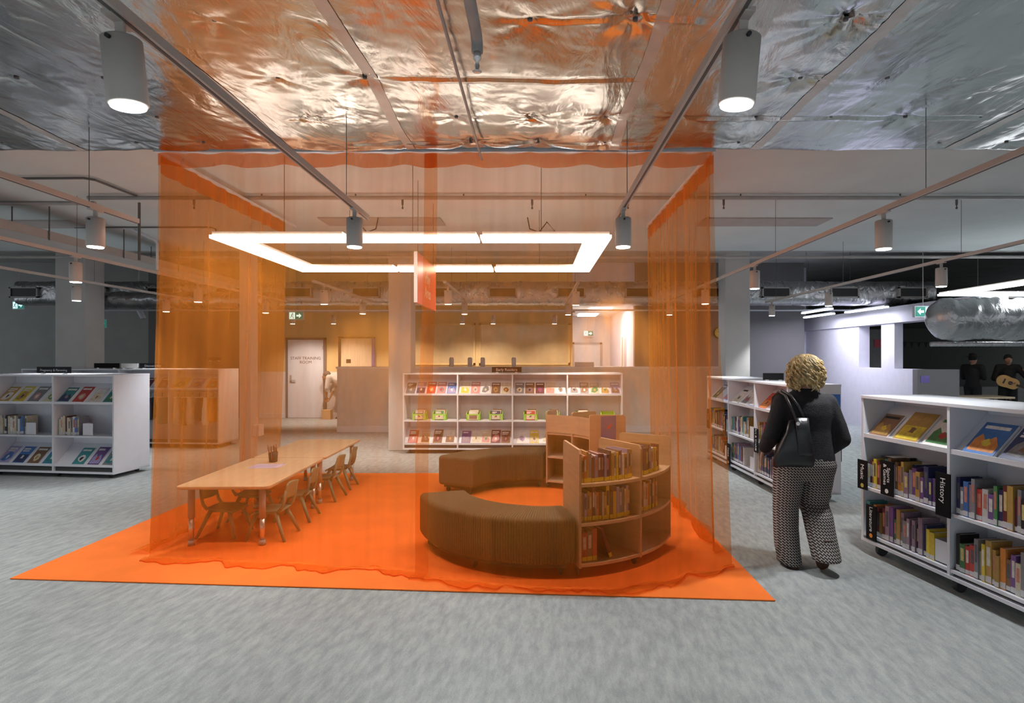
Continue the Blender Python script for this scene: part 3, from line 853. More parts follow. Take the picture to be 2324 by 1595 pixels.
for x in (XL - .01, XR + .01):
    MB().box(x - .012, x + .012, 4.64, 7.3, CT + .01, CT + .03).build('rail', M['white'], ct)

# ------------------------------------------------------------------ books
bk = MB().box(0, .13, 0, 1, 0, 1).box(.87, 1, 0, 1, 0, 1).box(.13, .87, 0, .04, 0, 1)
BK = bk.mesh('book_cover', M['bookcover'])
BP = MB().box(.13, .87, .04, .96, .012, .98).mesh('book_pages', M['paper'])
BLY = MB().box(.02, .98, -.012, .0, .02, .16).mesh('spine_label', mat('yellow label', (.72, .58, .03), .5))
BLW = MB().box(.02, .98, -.012, .0, .03, .17).mesh('spine_label', mat('white label', (.55, .56, .58), .4))
BT = MB().box(.22, .78, -.008, .0, .42, .86).mesh('spine_title', M['print'])
CNAMES = {'navy': (.03, .04, .12), 'blue': (.06, .17, .45), 'red': (.45, .05, .04), 'maroon': (.14, .03, .04), 'teal': (.04, .22, .24), 'orange': (.65, .24, .05),
          'cream': (.60, .54, .40), 'white': (.68, .66, .64), 'black': (.015, .015, .018), 'brown': (.20, .11, .06), 'purple': (.15, .07, .24), 'grey': (.22, .22, .24),
          'yellow': (.65, .50, .05), 'green': (.07, .22, .08), 'ochre': (.42, .26, .07), 'mauve': (.26, .18, .24), 'pink': (.55, .25, .25), 'lilac': (.35, .32, .55)}
PAL_R = ['navy', 'mauve', 'cream', 'purple', 'maroon', 'white', 'blue', 'black', 'orange', 'teal', 'grey', 'brown', 'ochre', 'red', 'green', 'yellow', 'navy', 'mauve', 'grey', 'purple']
PAL_C = ['yellow', 'lilac', 'brown', 'cream', 'ochre', 'grey', 'yellow', 'white', 'brown', 'lilac', 'orange', 'maroon', 'ochre']
PAL_L = ['white', 'cream', 'cream', 'white', 'maroon', 'black', 'blue', 'grey']
def book(name, loc, rz, t, dep, h, cname, label, group, lab=None, title=True, lean=0):
    o = link(name, BK)
    o.location = loc; o.rotation_euler = (0, lean, rz); o.scale = (t, dep, h)
    c = CNAMES[cname]; j = random.uniform(.8, 1.2)
    o.color = (*[min(1, k * j) for k in c], 1)
    tag(o, label, 'book', group)
    link('pages', BP, o)
    if lab: link('spine_label', lab, o)
    if title and random.random() < .75:
        k = link('spine_title', BT, o)
        q = random.choice([(.6, .58, .55), (.6, .5, .2), (.1, .1, .12), (.5, .2, .15)])
        k.color = (*q, 1)
    return o
LABELS = set()
def spine_row(frame, length, zrange, trange, pal, where, group, lab=None, start=0, dep=.17, setback=.0, gapend=0, end='left'):
    """frame(s) -> world location and rotation for distance s along the shelf"""
    s = .004; i = start
    while s < length - gapend:
        t = random.uniform(*trange); h = random.uniform(*zrange)
        c = random.choice(pal)
        if s + t > length - gapend: break
        size = ('thick' if t > trange[0] + .6 * (trange[1] - trange[0]) else 'slim') if h < zrange[0] + .6 * (zrange[1] - zrange[0]) else 'tall'
        loc, rz = frame(s, setback + random.uniform(0, .015))
        book('book', loc, rz, t, dep * random.uniform(.85, 1.05), h, c, '%s %s book, %s from %s, %s' % (size, c, ORD[min(i, 37)], end, where), group, lab)
        s += t + .001; i += 1
    return i, s
# face-out books: unit plate standing in x,z, front at y=0
FB = MB().box(0, 1, 0, 1, 0, 1).mesh('front_book', M['bookcover'])
FP = MB().box(.03, 1.012, .15, .85, .01, .99).mesh('front_pages', M['paper'])
def cover_var(kind):
    rr = random.Random(kind)
    a = MB()
    y0, y1 = -.04, -.01
    if kind % 4 == 0:
        a.prism([(.5 + .33 * math.cos(t * PI / 5) * rr.uniform(.6, 1), .38 + .26 * math.sin(t * PI / 5) * rr.uniform(.6, 1)) for t in range(10)], .01, .04, mtx=Matrix.Rotation(R(90), 4, 'X'))
    elif kind % 4 == 1:
        a.box(.06, .94, y0, y1, .06, .52)
    elif kind % 4 == 2:
        a.prism([(.08, .08), (.92, .08), (.92, .3), (.66, .58), (.45, .4), (.2, .62), (.08, .45)], .01, .04, mtx=Matrix.Rotation(R(90), 4, 'X'))
    else:
        a.prism([(.1, .15), (.5, .1), (.88, .3), (.8, .6), (.4, .66), (.18, .45)], .01, .04, mtx=Matrix.Rotation(R(90), 4, 'X'))
    b = MB()
    b.prism([(.5 + .15 * math.cos(t * PI / 4) * rr.uniform(.5, 1.2), .36 + .13 * math.sin(t * PI / 4) * rr.uniform(.6, 1.2)) for t in range(8)], .041, .06, mtx=Matrix.Rotation(R(90), 4, 'X'))
    t = MB().box(.1, .1 + rr.uniform(.5, .8), y0, y1, .80, .90)
    if kind % 2: t.box(.1, .1 + rr.uniform(.3, .6), y0, y1, .69, .76)
    return a.mesh('cover_picture', M['print']), b.mesh('cover_motif', M['print']), t.mesh('cover_title', M['print'])
CV = [cover_var(k) for k in range(8)]
def front_book(loc, rz, lean, w, h, t, cname, label, group, picture='cream', motif='brown', title='white', var=None, cname2=None):
    o = link('picture_book', FB)
    o.location = loc; o.rotation_euler = (-lean, 0, rz); o.scale = (w, t, h)
    j = random.uniform(.9, 1.15)
    o.color = (*[min(1, k * j) for k in CNAMES[cname]], 1)
    tag(o, label, 'book', group)
    link('pages', FP, o)
    v = CV[var if var is not None else random.randrange(8)]
    for me, nm, c in ((v[0], 'cover_picture', picture), (v[1], 'cover_motif', motif), (v[2], 'cover_title', title)):
        k = link(nm, me, o); k.color = (*CNAMES[c], 1)
    return o

# ------------------------------------------------------------------ white bookcases
def bookcase(label, loc, rz, bays, bw, H, z0=.06, tiers=('display', 'shelf', 'shelf'), D=.6, zs=(.98, .555, .155), group='white mobile bookcases'):
    t = thing('mobile_bookcase', label, 'bookcase', loc, rz, group)
    Wd = bays * bw
    th = .022
    m = M['white']
    MB().box(0, Wd, -.005, D + .005, H - .025, H).build('top_panel', m, t, bevel=.002)
    for i in range(bays + 1):
        x = i * bw
        a, b = (x, x + th) if i == 0 else ((x - th, x) if i == bays else (x - th / 2, x + th / 2))
        MB().box(a, b, 0, D, z0, H - .025).build('end_panel' if i in (0, bays) else 'divider', m, t)
    MB().box(0, Wd, -.003, D + .003, z0 - .002, z0 + .022).build('base_panel', m, t)
    for i in range(bays):
        x0 = i * bw + th / 2 + .001 * (i > 0) + (th / 2 if i == 0 else 0)
        x1 = (i + 1) * bw - th / 2 - (th / 2 if i == bays - 1 else 0)
        MB().box(x0, x1, D / 2 - .006, D / 2 + .006, z0 + .02, H - .025).build('back_panel', m, t)
        MB().box(x0, x1, .03, .04, z0 + .022, z0 + .075).build('gap_shade_board', M['gapshade'], t)  # dark board puts the shade of the base gap into its colour
        for k, (ty, z) in enumerate(zip(tiers, zs)):
            if ty == 'display':
                pr = MB()
                # sloping display panel with a small front lip
                pr.prism([(.005, z - .018), (.018, z - .018), (D / 2 - .006, z + .235), (D / 2 - .006, z + .25), (D / 2 - .016, z + .25), (.03, z), (.018, z), (.018, z + .015), (.005, z + .015)], x0, x1,
                         mtx=Matrix(((0, 0, 1, 0), (1, 0, 0, 0), (0, 1, 0, 0), (0, 0, 0, 1))))
                pr.build('display_shelf', m, t)
            elif ty == 'shelf':
                MB().box(x0, x1, .004, D / 2 - .006, z - .022, z).build('shelf', m, t)
            elif ty == 'rail':
                MB().tube([(x0, .14, z), (x1, .14, z)], .009, 8).build('hanging_rail', M['chrome'], t)
    for x in [.12] + [i * bw for i in range(1, bays)] + [Wd - .12]:
        for y in (.09, D - .09):
            c = MB().lathe([(z0 * .42, -.018), (z0 * .5, -.012), (z0 * .5, .012), (z0 * .42, .018)], 16, mtx=Matrix.Translation((x, y, z0 * .5)) @ Matrix.Rotation(R(90), 4, 'Y'))
            c.box(x - .026, x + .026, y - .02, y + .03, z0 - .022, z0 - .001)
            c.build('castor', M['rubber'], t)
    return t
def local(loc, rz):
    m = Matrix.Translation(loc) @ Matrix.Rotation(rz, 4, 'Z')
    return lambda x, y, z: m @ Vector((x, y, z))
LEAN = R(45.4)
def display_row(T, rz, x0, bw, z, items, where, group, w=(.16, .19), h=(.2, .23), start=0, end='left', t=.012, gap=None):
    n = len(items)
    for k, it in enumerate(items):
        if it is None: continue
        c = it[0]
        ww = it[4] if len(it) > 4 else random.uniform(*w); hh = (it[5] if len(it) > 5 else random.uniform(*h) * 1.12) * 1.06
        x = x0 + bw * (k + .5) / n - ww / 2
        yy = .0315 - t * .71; zz = z + t * .70 + .001
        front_book(T(x, yy, zz), rz, LEAN, ww, hh, t, c, '%s picture book, %s from %s, %s' % (c, ORD[k + start], end, where), group,
                   it[1], it[2], it[3] if len(it) > 3 else 'white', var=it[6] if len(it) > 6 else None)
def top_sign(name, label, loc, rz, w, h, body, size, m=None, tm=None):
    t = thing(name, label, 'sign', loc, rz)
    MB().box(-w / 2, w / 2, -.006, .006, .012, h).build('sign_board', m or M['blacksign'], t)
    for x in (-w * .32, w * .32):
        MB().box(x - .02, x + .02, -.02, .02, 0, .016).build('sign_foot', M['chrome'], t)
    if body: text('lettering', body, size, tm or M['signwhite'], t, (0, -.0075, h * .53))
    return t
def side_sign(label, T, rz, x, z, w, h, body, size, motif=None):
    """black shelf-end sign standing off the front of a bookcase, lettering turned sideways"""
    t = thing('shelf_sign', label, 'sign', T(x, -.012, z), rz, 'black vertical subject signs')
    MB().box(-w / 2, w / 2, -.004, .004, 0, h).build('sign_board', M['blacksign'], t)
    MB().box(-.012, .012, .004, .014, h * .3, h * .38).build('sign_clip', M['black'], t)
    text('lettering', body, size, M['signwhite'], t, (0, -.0055, h * .60), (R(90), R(90), 0), spacing=.85)
    if motif:
        MB().lathe([(.018, 0), (.018, .001)], 10, mtx=Matrix.Translation((0, -.0045, h * .13)) @ Matrix.Rotation(R(90), 4, 'X')).build('picture', motif, t)
    return t
# left front bookcase L1 : origin at its left end
def dirv(a): return Vector((math.cos(a), math.sin(a), 0))
a1 = R(-7)
e1 = Vector((-5.56, 7.58, 0)); o1 = e1 - dirv(a1) * 2.73
bookcase('white mobile bookcase at the left edge with parenting sign on top', o1, a1, 3, .91, 1.38, zs=(1.0, .56, .165), tiers=('display', 'shelf', 'display'), z0=.06)
T1 = local(o1, a1)
display_row(T1, a1, .91, .91, 1.0, [('ochre', 'white', 'black'), ('yellow', 'ochre', 'black'), ('grey', 'pink', 'white'), ('cream', 'green', 'cream')], "left bookcase's top row, next-to-last bay", 'parenting books face-out', (.16, .18), (.21, .24))
display_row(T1, a1, 1.82, .91, 1.0, [('teal', 'navy', 'grey'), ('red', 'pink', 'cream'), ('white', 'cream', 'brown'), ('teal', 'green', 'white')], "left bookcase's top row, end bay", 'parenting books face-out', (.16, .18), (.21, .24))
display_row(T1, a1, .91, .91, .165, [('lilac', 'blue', 'white'), ('blue', 'navy', 'white'), ('brown', 'cream', 'ochre'), ('blue', 'teal', 'white')], "left bookcase's bottom row, next-to-last bay", 'parenting books face-out', (.16, .18), (.22, .25))
display_row(T1, a1, 1.82, .91, .165, [None, ('teal', 'white', 'black'), ('purple', 'lilac', 'red'), ('grey', 'teal', 'cream')], "left bookcase's bottom row, end bay", 'parenting books face-out', (.16, .18), (.22, .25))
for nm, x0, pal, ln in (("left bookcase's middle shelf, end bay", 1.85, PAL_L, .34), ("left bookcase's middle shelf, next-to-last bay", .94, PAL_L, .42)):
    spine_row(lambda s, b: (T1(x0 + s, .05 + b, .561), a1), ln, (.2, .26), (.022, .038), pal, nm, 'parenting books spine-out', BLW)
def book_end(loc, rz, label):
    o = MB().box(0, .15, 0, .004, 0, .16).box(0, .15, 0, .12, 0, .004).box(0, .004, 0, .12, 0, .16).build('book_end', M['white'])
    o.location = loc; o.rotation_euler = (0, 0, rz); tag(o, label, 'book end', 'white steel book ends')
book_end(T1(2.23, .04, .562), a1, 'white angled book end on the end bay middle shelf of left bookcase')
book_end(T1(1.37, .04, .562), a1, 'white angled book end on the next-to-last bay middle shelf of left bookcase')
top_sign('shelf_top_sign', 'black sign reading pregnancy and parenting on the left bookcase', T1(1.68, .15, 1.38), a1, .52, .10, 'Pregnancy & Parenting', .046, tm=M['signgrey'])
# second left bookcase L2
a2 = R(-4)
e2 = Vector((-5.56, 10.1, 0)); o2 = e2 - dirv(a2) * 3.72
bookcase('white mobile bookcase with hanging kit bags seen behind the curtain edge', o2, a2, 4, .93, 1.40, zs=(1.05, .97), tiers=('display', 'rail'), z0=.075)
T2 = local(o2, a2)
display_row(T2, a2, 2.79, .93, 1.05, [('yellow', 'ochre', 'cream', 'cream', .24, .24), ('lilac', 'mauve', 'orange', 'cream', .24, .22), ('orange', 'ochre', 'cream', 'white', .22, .22)], "kit bookcase's top row, last bay", 'kit bookcase books')
display_row(T2, a2, 1.86, .93, 1.05, [('grey', 'white', 'black'), ('maroon', 'ochre', 'cream'), ('navy', 'blue', 'grey')], "kit bookcase's top row, third bay", 'kit bookcase books')
display_row(T2, a2, .93, .93, 1.05, [('red', 'pink', 'cream'), ('cream', 'green', 'white'), ('grey', 'black', 'white')], "kit bookcase's top row, second bay", 'kit bookcase books')
bags = [(1.98, 'navybag', 'dark'), (2.18, 'clearbag', 'clear'), (2.36, 'navybag', 'charcoal'), (2.58, 'teal', 'teal'), (2.88, 'clearbag', 'clear'), (3.0, 'brown', 'brown'),
        (3.14, 'clearbag', 'milky'), (3.28, 'navybag', 'navy'), (3.40, 'paper', 'white'), (3.54, 'orangeprint', 'orange')]
for i, (x, m, c) in enumerate(bags):
    t = thing('kit_bag', '%s kit bag hanging on the rail, %s from left' % (c, ORD[i]), 'bag', T2(x, .14, .97), a2 + .25 * (i % 3 - 1), 'hanging kit bags')
    hh = random.uniform(.42, .52); w = random.uniform(.05, .085)
    MB().loft([(0, 0, -hh - .06, w * .8, .09), (0, 0, -hh, w, .11), (0, 0, -hh * .6, w * .9, .105), (0, 0, -.10, w * .5, .1), (0, 0, -.075, w * .35, .095)], 14, p=3).build('pouch', M[m], t, True)
    MB().tube([(0, -.01, -.08), (0, -.012, -.02), (0, 0, .012), (0, .012, -.02)], .004, 6).build('hook', M['black'], t)
    MB().box(-.03, .03, -.10, .10, -.085, -.07).build('zip_strip', M['white'], t)
top_sign('shelf_top_sign', 'blank black sign on the kit bookcase beside a pale block', T2(1.86 - .33, .12, 1.40), a2, .48, .10, None, .05)
top_sign('shelf_top_sign', 'pale blank block between two black signs on the kit bookcase', T2(1.86 + .10, .13, 1.40), a2, .32, .095, None, .05, m=M['paper'])
top_sign('shelf_top_sign', 'black sign reading discovery kits on the kit bookcase', T2(1.86 + .55, .12, 1.40), a2, .50, .10, 'Discovery Kits', .052, tm=M['signgrey'])
top_sign('shelf_top_sign', 'small dark name plate on the pale wall above the kit bookcase', Vector((-8.42, 15.1, 1.5)), 0, .34, .10, None, .05, m=M['brown'])
# early readers bookcase
oe = Vector((-2.19, 9.56, 0)); ae = R(-1.0)
bookcase('long white early readers bookcase behind the round seating', oe, ae, 4, .915, 1.345, zs=(.99, .555, .165), tiers=('display', 'shelf', 'display'), z0=.07)
TE = local(oe, ae)
er = [[('brown', 'grey', 'cream'), ('lilac', 'navy', 'white'), ('red', 'orange', 'white'), ('pink', 'grey', 'red'), ('blue', 'lilac', 'white')],
      [('cream', 'yellow', 'white'), ('pink', 'cream', 'mauve'), ('white', 'grey', 'cream'), ('brown', 'ochre', 'brown'), ('cream', 'brown', 'orange')],
      [('grey', 'cream', 'brown'), ('brown', 'mauve', 'black'), ('maroon', 'purple', 'red'), ('cream', 'pink', 'ochre'), ('white', 'grey', 'brown')],
      [('white', 'grey', 'black'), ('grey', 'brown', 'white'), ('cream', 'green', 'ochre'), ('white', 'ochre', 'green'), ('lilac', 'brown', 'grey')]]
el = [[('red', 'pink', 'white'), ('cream', 'brown', 'grey'), ('brown', 'maroon', 'pink'), ('white', 'brown', 'ochre')],
      [('purple', 'mauve', 'grey'), ('white', 'cream', 'brown'), ('cream', 'pink', 'green'), ('maroon', 'pink', 'white'), ('brown', 'maroon', 'ochre')],
      [('white', 'lilac', 'mauve'), ('yellow', 'cream', 'brown'), ('white', 'cream', 'orange'), ('lilac', 'blue', 'white')],
      [('grey', 'blue', 'white'), ('lilac', 'white', 'blue'), ('cream', 'grey', 'brown'), ('white', 'teal', 'navy')]]
for b in range(4):
    display_row(TE, ae, b * .915 + .03, .86, .99, er[b], "early readers bookcase's top row, %s bay" % ORD[b], 'early readers face-out books', (.145, .155), (.21, .23))
    display_row(TE, ae, b * .915 + .05, .83, .165, el[b], "early readers bookcase's bottom row, %s bay" % ORD[b], 'early readers face-out books', (.145, .16), (.22, .24))
bins = [(.26, 'grey'), (.60, 'green'), (1.17, 'cream'), (1.55, 'navy'), (2.13, 'red'), (2.50, 'black'), (3.0, 'white'), (3.42, None)]
for i, (x, c) in enumerate(bins):
    t = thing('book_bin', 'lime green tapered bin with white label, %s from left on early readers bookcase' % ORD[i], 'bin', TE(x, .05, .556), ae, 'lime green book bins')
    pr = MB()
    w = .11
    pr.box(-w, w, 0, .008, 0, .10).box(-w, w, .16, .168, 0, .14).box(-w, w, 0, .168, 0, .006)
    for s in (-1, 1):
        pr.prism([(0, 0), (.168, 0), (.168, .15), (.1, .14), (0, .10)], s * w - .005, s * w + .005, mtx=Matrix(((0, 0, 1, 0), (1, 0, 0, 0), (0, 1, 0, 0), (0, 0, 0, 1))))
    pr.build('bin_body', M['lime'], t)
    MB().box(-w * .72, w * .72, -.004, -.001, .015, .065).build('label_card', M['paper'], t)
    if c:
        for k in range(3):
            front_book(TE(x - .075 + .01 * k, .03 + .035 * k, .566), ae, R(16), .15, .15 + .012 * k, .012, [c, 'cream', 'brown'][k],
                       '%s book standing %s in the %s lime bin' % ([c, 'cream', 'brown'][k], ('in front', 'in the middle', 'at the back')[k], ORD[i]), 'books in the lime bins', 'cream' if c != 'cream' else 'brown', 'brown')
top_sign('shelf_top_sign', 'dark sign reading early readers on the long bookcase', TE(1.83 - .10, .10, 1.345), ae, .50, .10, 'Early Readers', .065)
for i, x in enumerate((1024, 1066, 1095, 1166)):
    p = P(x, 845, 12.5)
    t = MB().lathe([(.045, 0), (.05, .01), (.05, .17), (.035, .2)], 14).build('canister', M['white'], smooth=True)
    t.location = (p.x, 12.55, 1.401); tag(t, 'white canister on the service counter, %s from left' % ORD[i], 'canister', 'white canisters on the service counter')
t = B(.9, 1.3, 12.45, 12.7, 1.401, 1.5).build('document_tray', M['white']); tag(t, 'white tray box on the service counter', 'box')

# right bookcases
ar1 = math.atan2(-.9, .025)
or1 = Vector((2.74, 9.07, 0))
bookcase('white mobile bookcase beyond the walking woman with blue poster end', or1, ar1, 3, .905, 1.31, zs=(.97, .55, .16), z0=.085)
TR1 = local(or1, ar1)
ar2 = math.atan2(-.836, .119)
or2 = Vector((2.726, 4.77, 0))
BW2 = .845
bookcase('white mobile bookcase at the right edge nearest the viewer', or2, ar2, 3, BW2, 1.30, zs=(.972, .548, .165), z0=.10)
TR2 = local(or2, ar2)
g1 = 'books on the bookcase beyond the woman'
display_row(TR1, ar1, .0, .905, .97, [('grey', 'green', 'cream'), ('blue', 'pink', 'white')], "poster bookcase's top row, far bay", g1, (.19, .2), (.25, .26))
display_row(TR1, ar1, .93, .86, .97, [('white', 'cream', 'navy', 'black', .2, .26), ('white', 'grey', 'red', 'cream', .2, .26), ('blue', 'white', 'lilac', 'white', .2, .22)], "poster bookcase's top row, middle bay", g1)
display_row(TR1, ar1, 1.83, .86, .97, [('red', 'orange', 'maroon', 'red', .22, .25), ('white', 'cream', 'grey'), None], "poster bookcase's top row, near bay", g1)
for b, nm in enumerate(('far bay', 'middle bay', 'near bay')):
    for z, rn, ln in ((.551, 'middle shelf', .62), (.161, 'bottom shelf', .5)):
        spine_row(lambda s, q: (TR1(b * .905 + .03 + s, .03 + q, z), ar1), ln + (.1 if b != 1 else 0), (.19, .27), (.025, .05), PAL_R, "poster bookcase's %s, %s" % (rn, nm), g1, BLW, end='far end')
        book_end(TR1(b * .905 + .70, .03, z + .001), ar1, 'white book end on the %s, %s of the poster bookcase' % (rn, nm))
side_sign('black vertical sign standing by the far divider of the poster bookcase', TR1, ar1, .80, .48, .12, .30, 'Gardening', .05)
side_sign('black vertical sign reading art and craft beside the woman', TR1, ar1, 1.90, .42, .12, .30, 'Art & Craft', .052, M['signwhite'])
side_sign('black vertical sign reading food on the bottom shelf', TR1, ar1, .96, .09, .13, .30, 'Food', .06, M['orangeprint'])
side_sign('dark vertical sign seen through the right curtain edge', TR1, ar1, .10, .50, .12, .30, 'Craft', .05)
top_sign('shelf_top_sign', 'blank black sign on top of the poster bookcase', TR1(1.80, .25, 1.31), ar1 + R(80), .25, .10, None, .05)
# poster on near end of R1
pt = thing('poster', 'bright blue poster with an orange duck shape on the bookcase end', 'poster', TR1(2.716, .42, .80), ar1 + R(90))
MB().box(-.02, .17, -.004, 0, .0, .40).build('poster_sheet', M['poster'], pt)
MB().lathe([(.045, 0), (.045, .001)], 14, mtx=Matrix.Translation((.06, -.0045, .17)) @ Matrix.Scale(1.2, 4, (1, 0, 0)) @ Matrix.Rotation(R(90), 4, 'X')).build('printed_shape', M['clock'], pt)
MB().prism([(-.01, .01), (.04, -.02), (.05, .025), (.02, .035)], .005, .006, mtx=Matrix.Translation((.04, 0, .165)) @ Matrix.Rotation(R(90), 4, 'X')).build('printed_shape', M['redprint'], pt)
t = thing('shelf_sign', 'black vertical sign at the hidden side of the poster bookcase', 'sign', TR1(2.55, .606, .42), ar1 + R(95), 'black vertical subject signs')
MB().box(-.0, .10, -.004, .004, 0, .32).build('sign_board', M['blacksign'], t)
text('lettering', 'Biography', .045, M['signgrey'], t, (.05, -.0055, .19), (R(90), R(90), 0))
g2 = 'books on the near right bookcase'
display_row(TR2, ar2, .02, .82, .972, [('brown', 'ochre', 'yellow', 'black', .19, .22, 2), ('ochre', 'yellow', 'brown', 'ochre', .23, .27, 1), ('white', 'green', 'red', 'green', .22, .26, 2)], "near right bookcase's top row, far bay", g2, t=.018)
display_row(TR2, ar2, BW2 + .07, .78, .972, [('blue', 'orange', 'yellow', 'white', .22, .255, 2), ('navy', 'grey', 'brown', 'white', .22, .25, 3), ('black', 'blue', 'white', 'white', .22, .25, 0)], "near right bookcase's top row, near bay", g2, t=.022)
for b, nm in enumerate(('far bay', 'near bay')):
    for z, rn in ((.549, 'middle shelf'), (.166, 'bottom shelf')):
        spine_row(lambda s, q: (TR2(b * BW2 + .03 + s, .02 + q, z), ar2), BW2 - .07 - (.10 if (b == 0 and rn[0] == 'b') else .02), (.185, .275), (.022, .042), PAL_R, "near right bookcase's %s, %s" % (rn, nm), g2, BLW, end='far end')
book_end(TR2(.70, .03, .167), ar2, 'white book end on the bottom shelf of the near right bookcase')
# books lying flat behind the spines
for i, (x, z, c) in enumerate(((.10, .79, 'black'), (.30, .775, 'navy'), (.48, .77, 'navy'))):
    o = book('book', TR2(x, .10, z), ar2, .16, .18, .022, c, '%s book lying flat on top of the middle row, %s from far end' % (c, ORD[i]), 'books lying flat on the near right bookcase', title=False)
side_sign('black vertical sign reading music at the far corner of bookcase', TR2, ar2, .03, .555 - .03, .11, .24, 'Music', .055, M['clock'])
side_sign('black vertical sign reading sports and games', TR2, ar2, .30, .535, .13, .27, 'Sports\n& Games', .045, M['paper'])
side_sign('black vertical sign reading history across the bookcase divider', TR2, ar2, BW2 - .03, .515, .12, .30, 'History', .058)
side_sign('black vertical sign reading literature on the bottom shelf', TR2, ar2, .13, .135, .11, .28, 'Literature', .05, M['orangeprint'])

# ------------------------------------------------------------------ children's table and chairs
def rrect(x0, x1, y0, y1, r, n=5):
    pts = []
    for (cx, cy, a) in ((x1 - r, y1 - r, 0), (x0 + r, y1 - r, 90), (x0 + r, y0 + r, 180), (x1 - r, y0 + r, 270)):
        for k in range(n + 1):
            q = R(a + 90 * k / n); pts.append((cx + r * math.cos(q), cy + r * math.sin(q)))
    return pts
def table(loc, rz, label, Wd=.78, L=1.37):
    t = thing('activity_table', label, 'table', loc, rz, 'maple activity tables')
    pl = rrect(-Wd / 2, Wd / 2, 0, L, .05)
    MB().prism(pl, .502, .52).build('tabletop', M['maple'], t, bevel=.003)
    MB().prism(rrect(-Wd / 2 + .004, Wd / 2 - .004, .004, L - .004, .05), .494, .502).build('edge_band', M['birchedge'], t)
    for x in (-Wd / 2 + .09, Wd / 2 - .09):
        for y in (.09, L - .09):
            g = MB().tube([(x, y, .235), (x, y, .494)], .027, 16).build('leg', M['steel'], t, True)
            MB().tube([(x, y, .04), (x, y, .235)], .021, 16).build('leg_extension', M['chrome'], g, True)
            MB().tube([(x, y, 0), (x, y, .045)], [.028, .025], 16).build('leg_foot', M['steel'], g, True)
            MB().box(x - .05, x + .05, y - .05, y + .05, .488, .494).build('leg_plate', M['steel'], g)
    return t
ta = R(1.2)
table((-2.62, 4.80, .010), ta, 'pale maple low table nearest the viewer with pencil cup')
t2b = Vector((-2.62, 4.80, .010)) + Vector((-math.sin(ta), math.cos(ta), 0)) * 1.385
table(t2b, ta, 'pale maple low table at the far end behind the pencil cup')
def chair_proto():
    t = thing('child_chair', 'x', 'chair', (0, 0, 0), 0, 'sage plastic child chairs')
    # local: sitter faces -x, back at +x; seat height .29
    def seat(u, v):
        x = -.15 + .30 * u; y = -.15 + .30 * v
        e = max(abs(u - .5), abs(v - .5)) * 2
        return (x, y * (1 - .12 * u), .295 - .018 * math.cos((v - .5) * PI) * math.sin(u * PI) - (.03 * (1 - u) ** 6) + .0 * e)
    a = MB().grid(10, 10, seat)
    s = a.build('seat', M['sage'], t, True)
    so = s.modifiers.new('solid', 'SOLIDIFY'); so.thickness = .014
    so.offset = -1
    def back(u, v):
        y = (-.13 + .26 * u) * (1 + .06 * v); z = .385 + .165 * v
        x = .165 + .04 * v - .028 * math.cos((u - .5) * PI)
        return (x + .02, y, z + .012 * math.cos((u - .5) * PI) * v)
    b = MB().grid(10, 6, back).build('backrest', M['sage'], t, True)
    so = b.modifiers.new('solid', 'SOLIDIFY'); so.thickness = .014
    so = b.modifiers.new('bev', 'BEVEL'); so.width = .004
    for s_ in (-1, 1):
        MB().tube([(.125, s_ * .125, .285), (.165, s_ * .13, .33), (.185, s_ * .13, .40), (.20, s_ * .128, .5)], [.016, .016, .014, .011], 8).build('back_upright', M['sage'], t, True)
        MB().tube([(.09, s_ * .11, .285), (.15, s_ * .15, .14), (.21, s_ * .18, 0.0)], [.022, .018, .014], 8).build('leg', M['sage'], t, True)
        MB().tube([(-.09, s_ * .11, .285), (-.14, s_ * .14, .14), (-.18, s_ * .165, 0.0)], [.022, .018, .014], 8).build('leg', M['sage'], t, True)
    MB().box(-.10, .10, -.115, -.095, .255, .285).box(-.10, .10, .095, .115, .255, .285).build('seat_rib', M['sage'], t)
    return t
ch = chair_proto()
spots = [(-2.35, 5.13, 0, 'sage plastic chair nearest the viewer on the open side of table'), (-2.37, 5.70, 4, 'sage plastic chair second along the open side of table'),
         (-2.37, 6.50, -3, 'sage plastic chair third along the open side of table'), (-2.40, 7.06, 2, 'sage plastic chair at far end of the open side of table'),
         (-2.79, 5.20, 177, 'sage plastic chair under the near table, opposite side'), (-2.80, 5.72, 182, 'second sage plastic chair tucked on the opposite side of table')]
for i, (x, y, a, lb) in enumerate(spots):
    o = ch if i == 0 else copy_tree(ch)
    o.location = (x, y, .010); o.rotation_euler = (0, 0, R(a)); o['label'] = lb; o.scale = (.88, .88, .88)
pc = thing('pencil_cup', 'dark brown cup full of pencils on the maple table', 'cup', (-2.70, 5.93, .531))
MB().lathe([(.036, 0), (.04, .004), (.047, .10), (.043, .10), (.038, .012)], 20).build('cup_body', M['brown'], pc, True)
for k in range(12):
    a = k * 2.4; r0 = .012 + .012 * (k % 3); r1 = .02 + .045 * ((k * 7) % 5) / 4
    pn = MB().tube([(r0 * math.cos(a), r0 * math.sin(a), .013), (r1 * math.cos(a), r1 * math.sin(a), .145 + .012 * (k % 4))], .0038, 6).build('pencil', mat('pencil %d' % k, random.choice([(.25, .1, .05), (.1, .08, .06), (.4, .15, .1), (.2, .18, .12)]), .5), pc)
ws = thing('worksheet', 'lavender printed sheet lying beside the pencil cup', 'paper', (-2.655, 5.70, .5305), R(3))
MB().box(-.15, .15, -.11, .11, 0, .0012).build('sheet', M['lavpaper'], ws)
for k in range(5):
    MB().box(-.12, .10 - .03 * (k % 2), -.07 + .03 * k, -.063 + .03 * k, .0012, .0016).build('printed_line', M['posterviolet'], ws)
fr_ = MB()
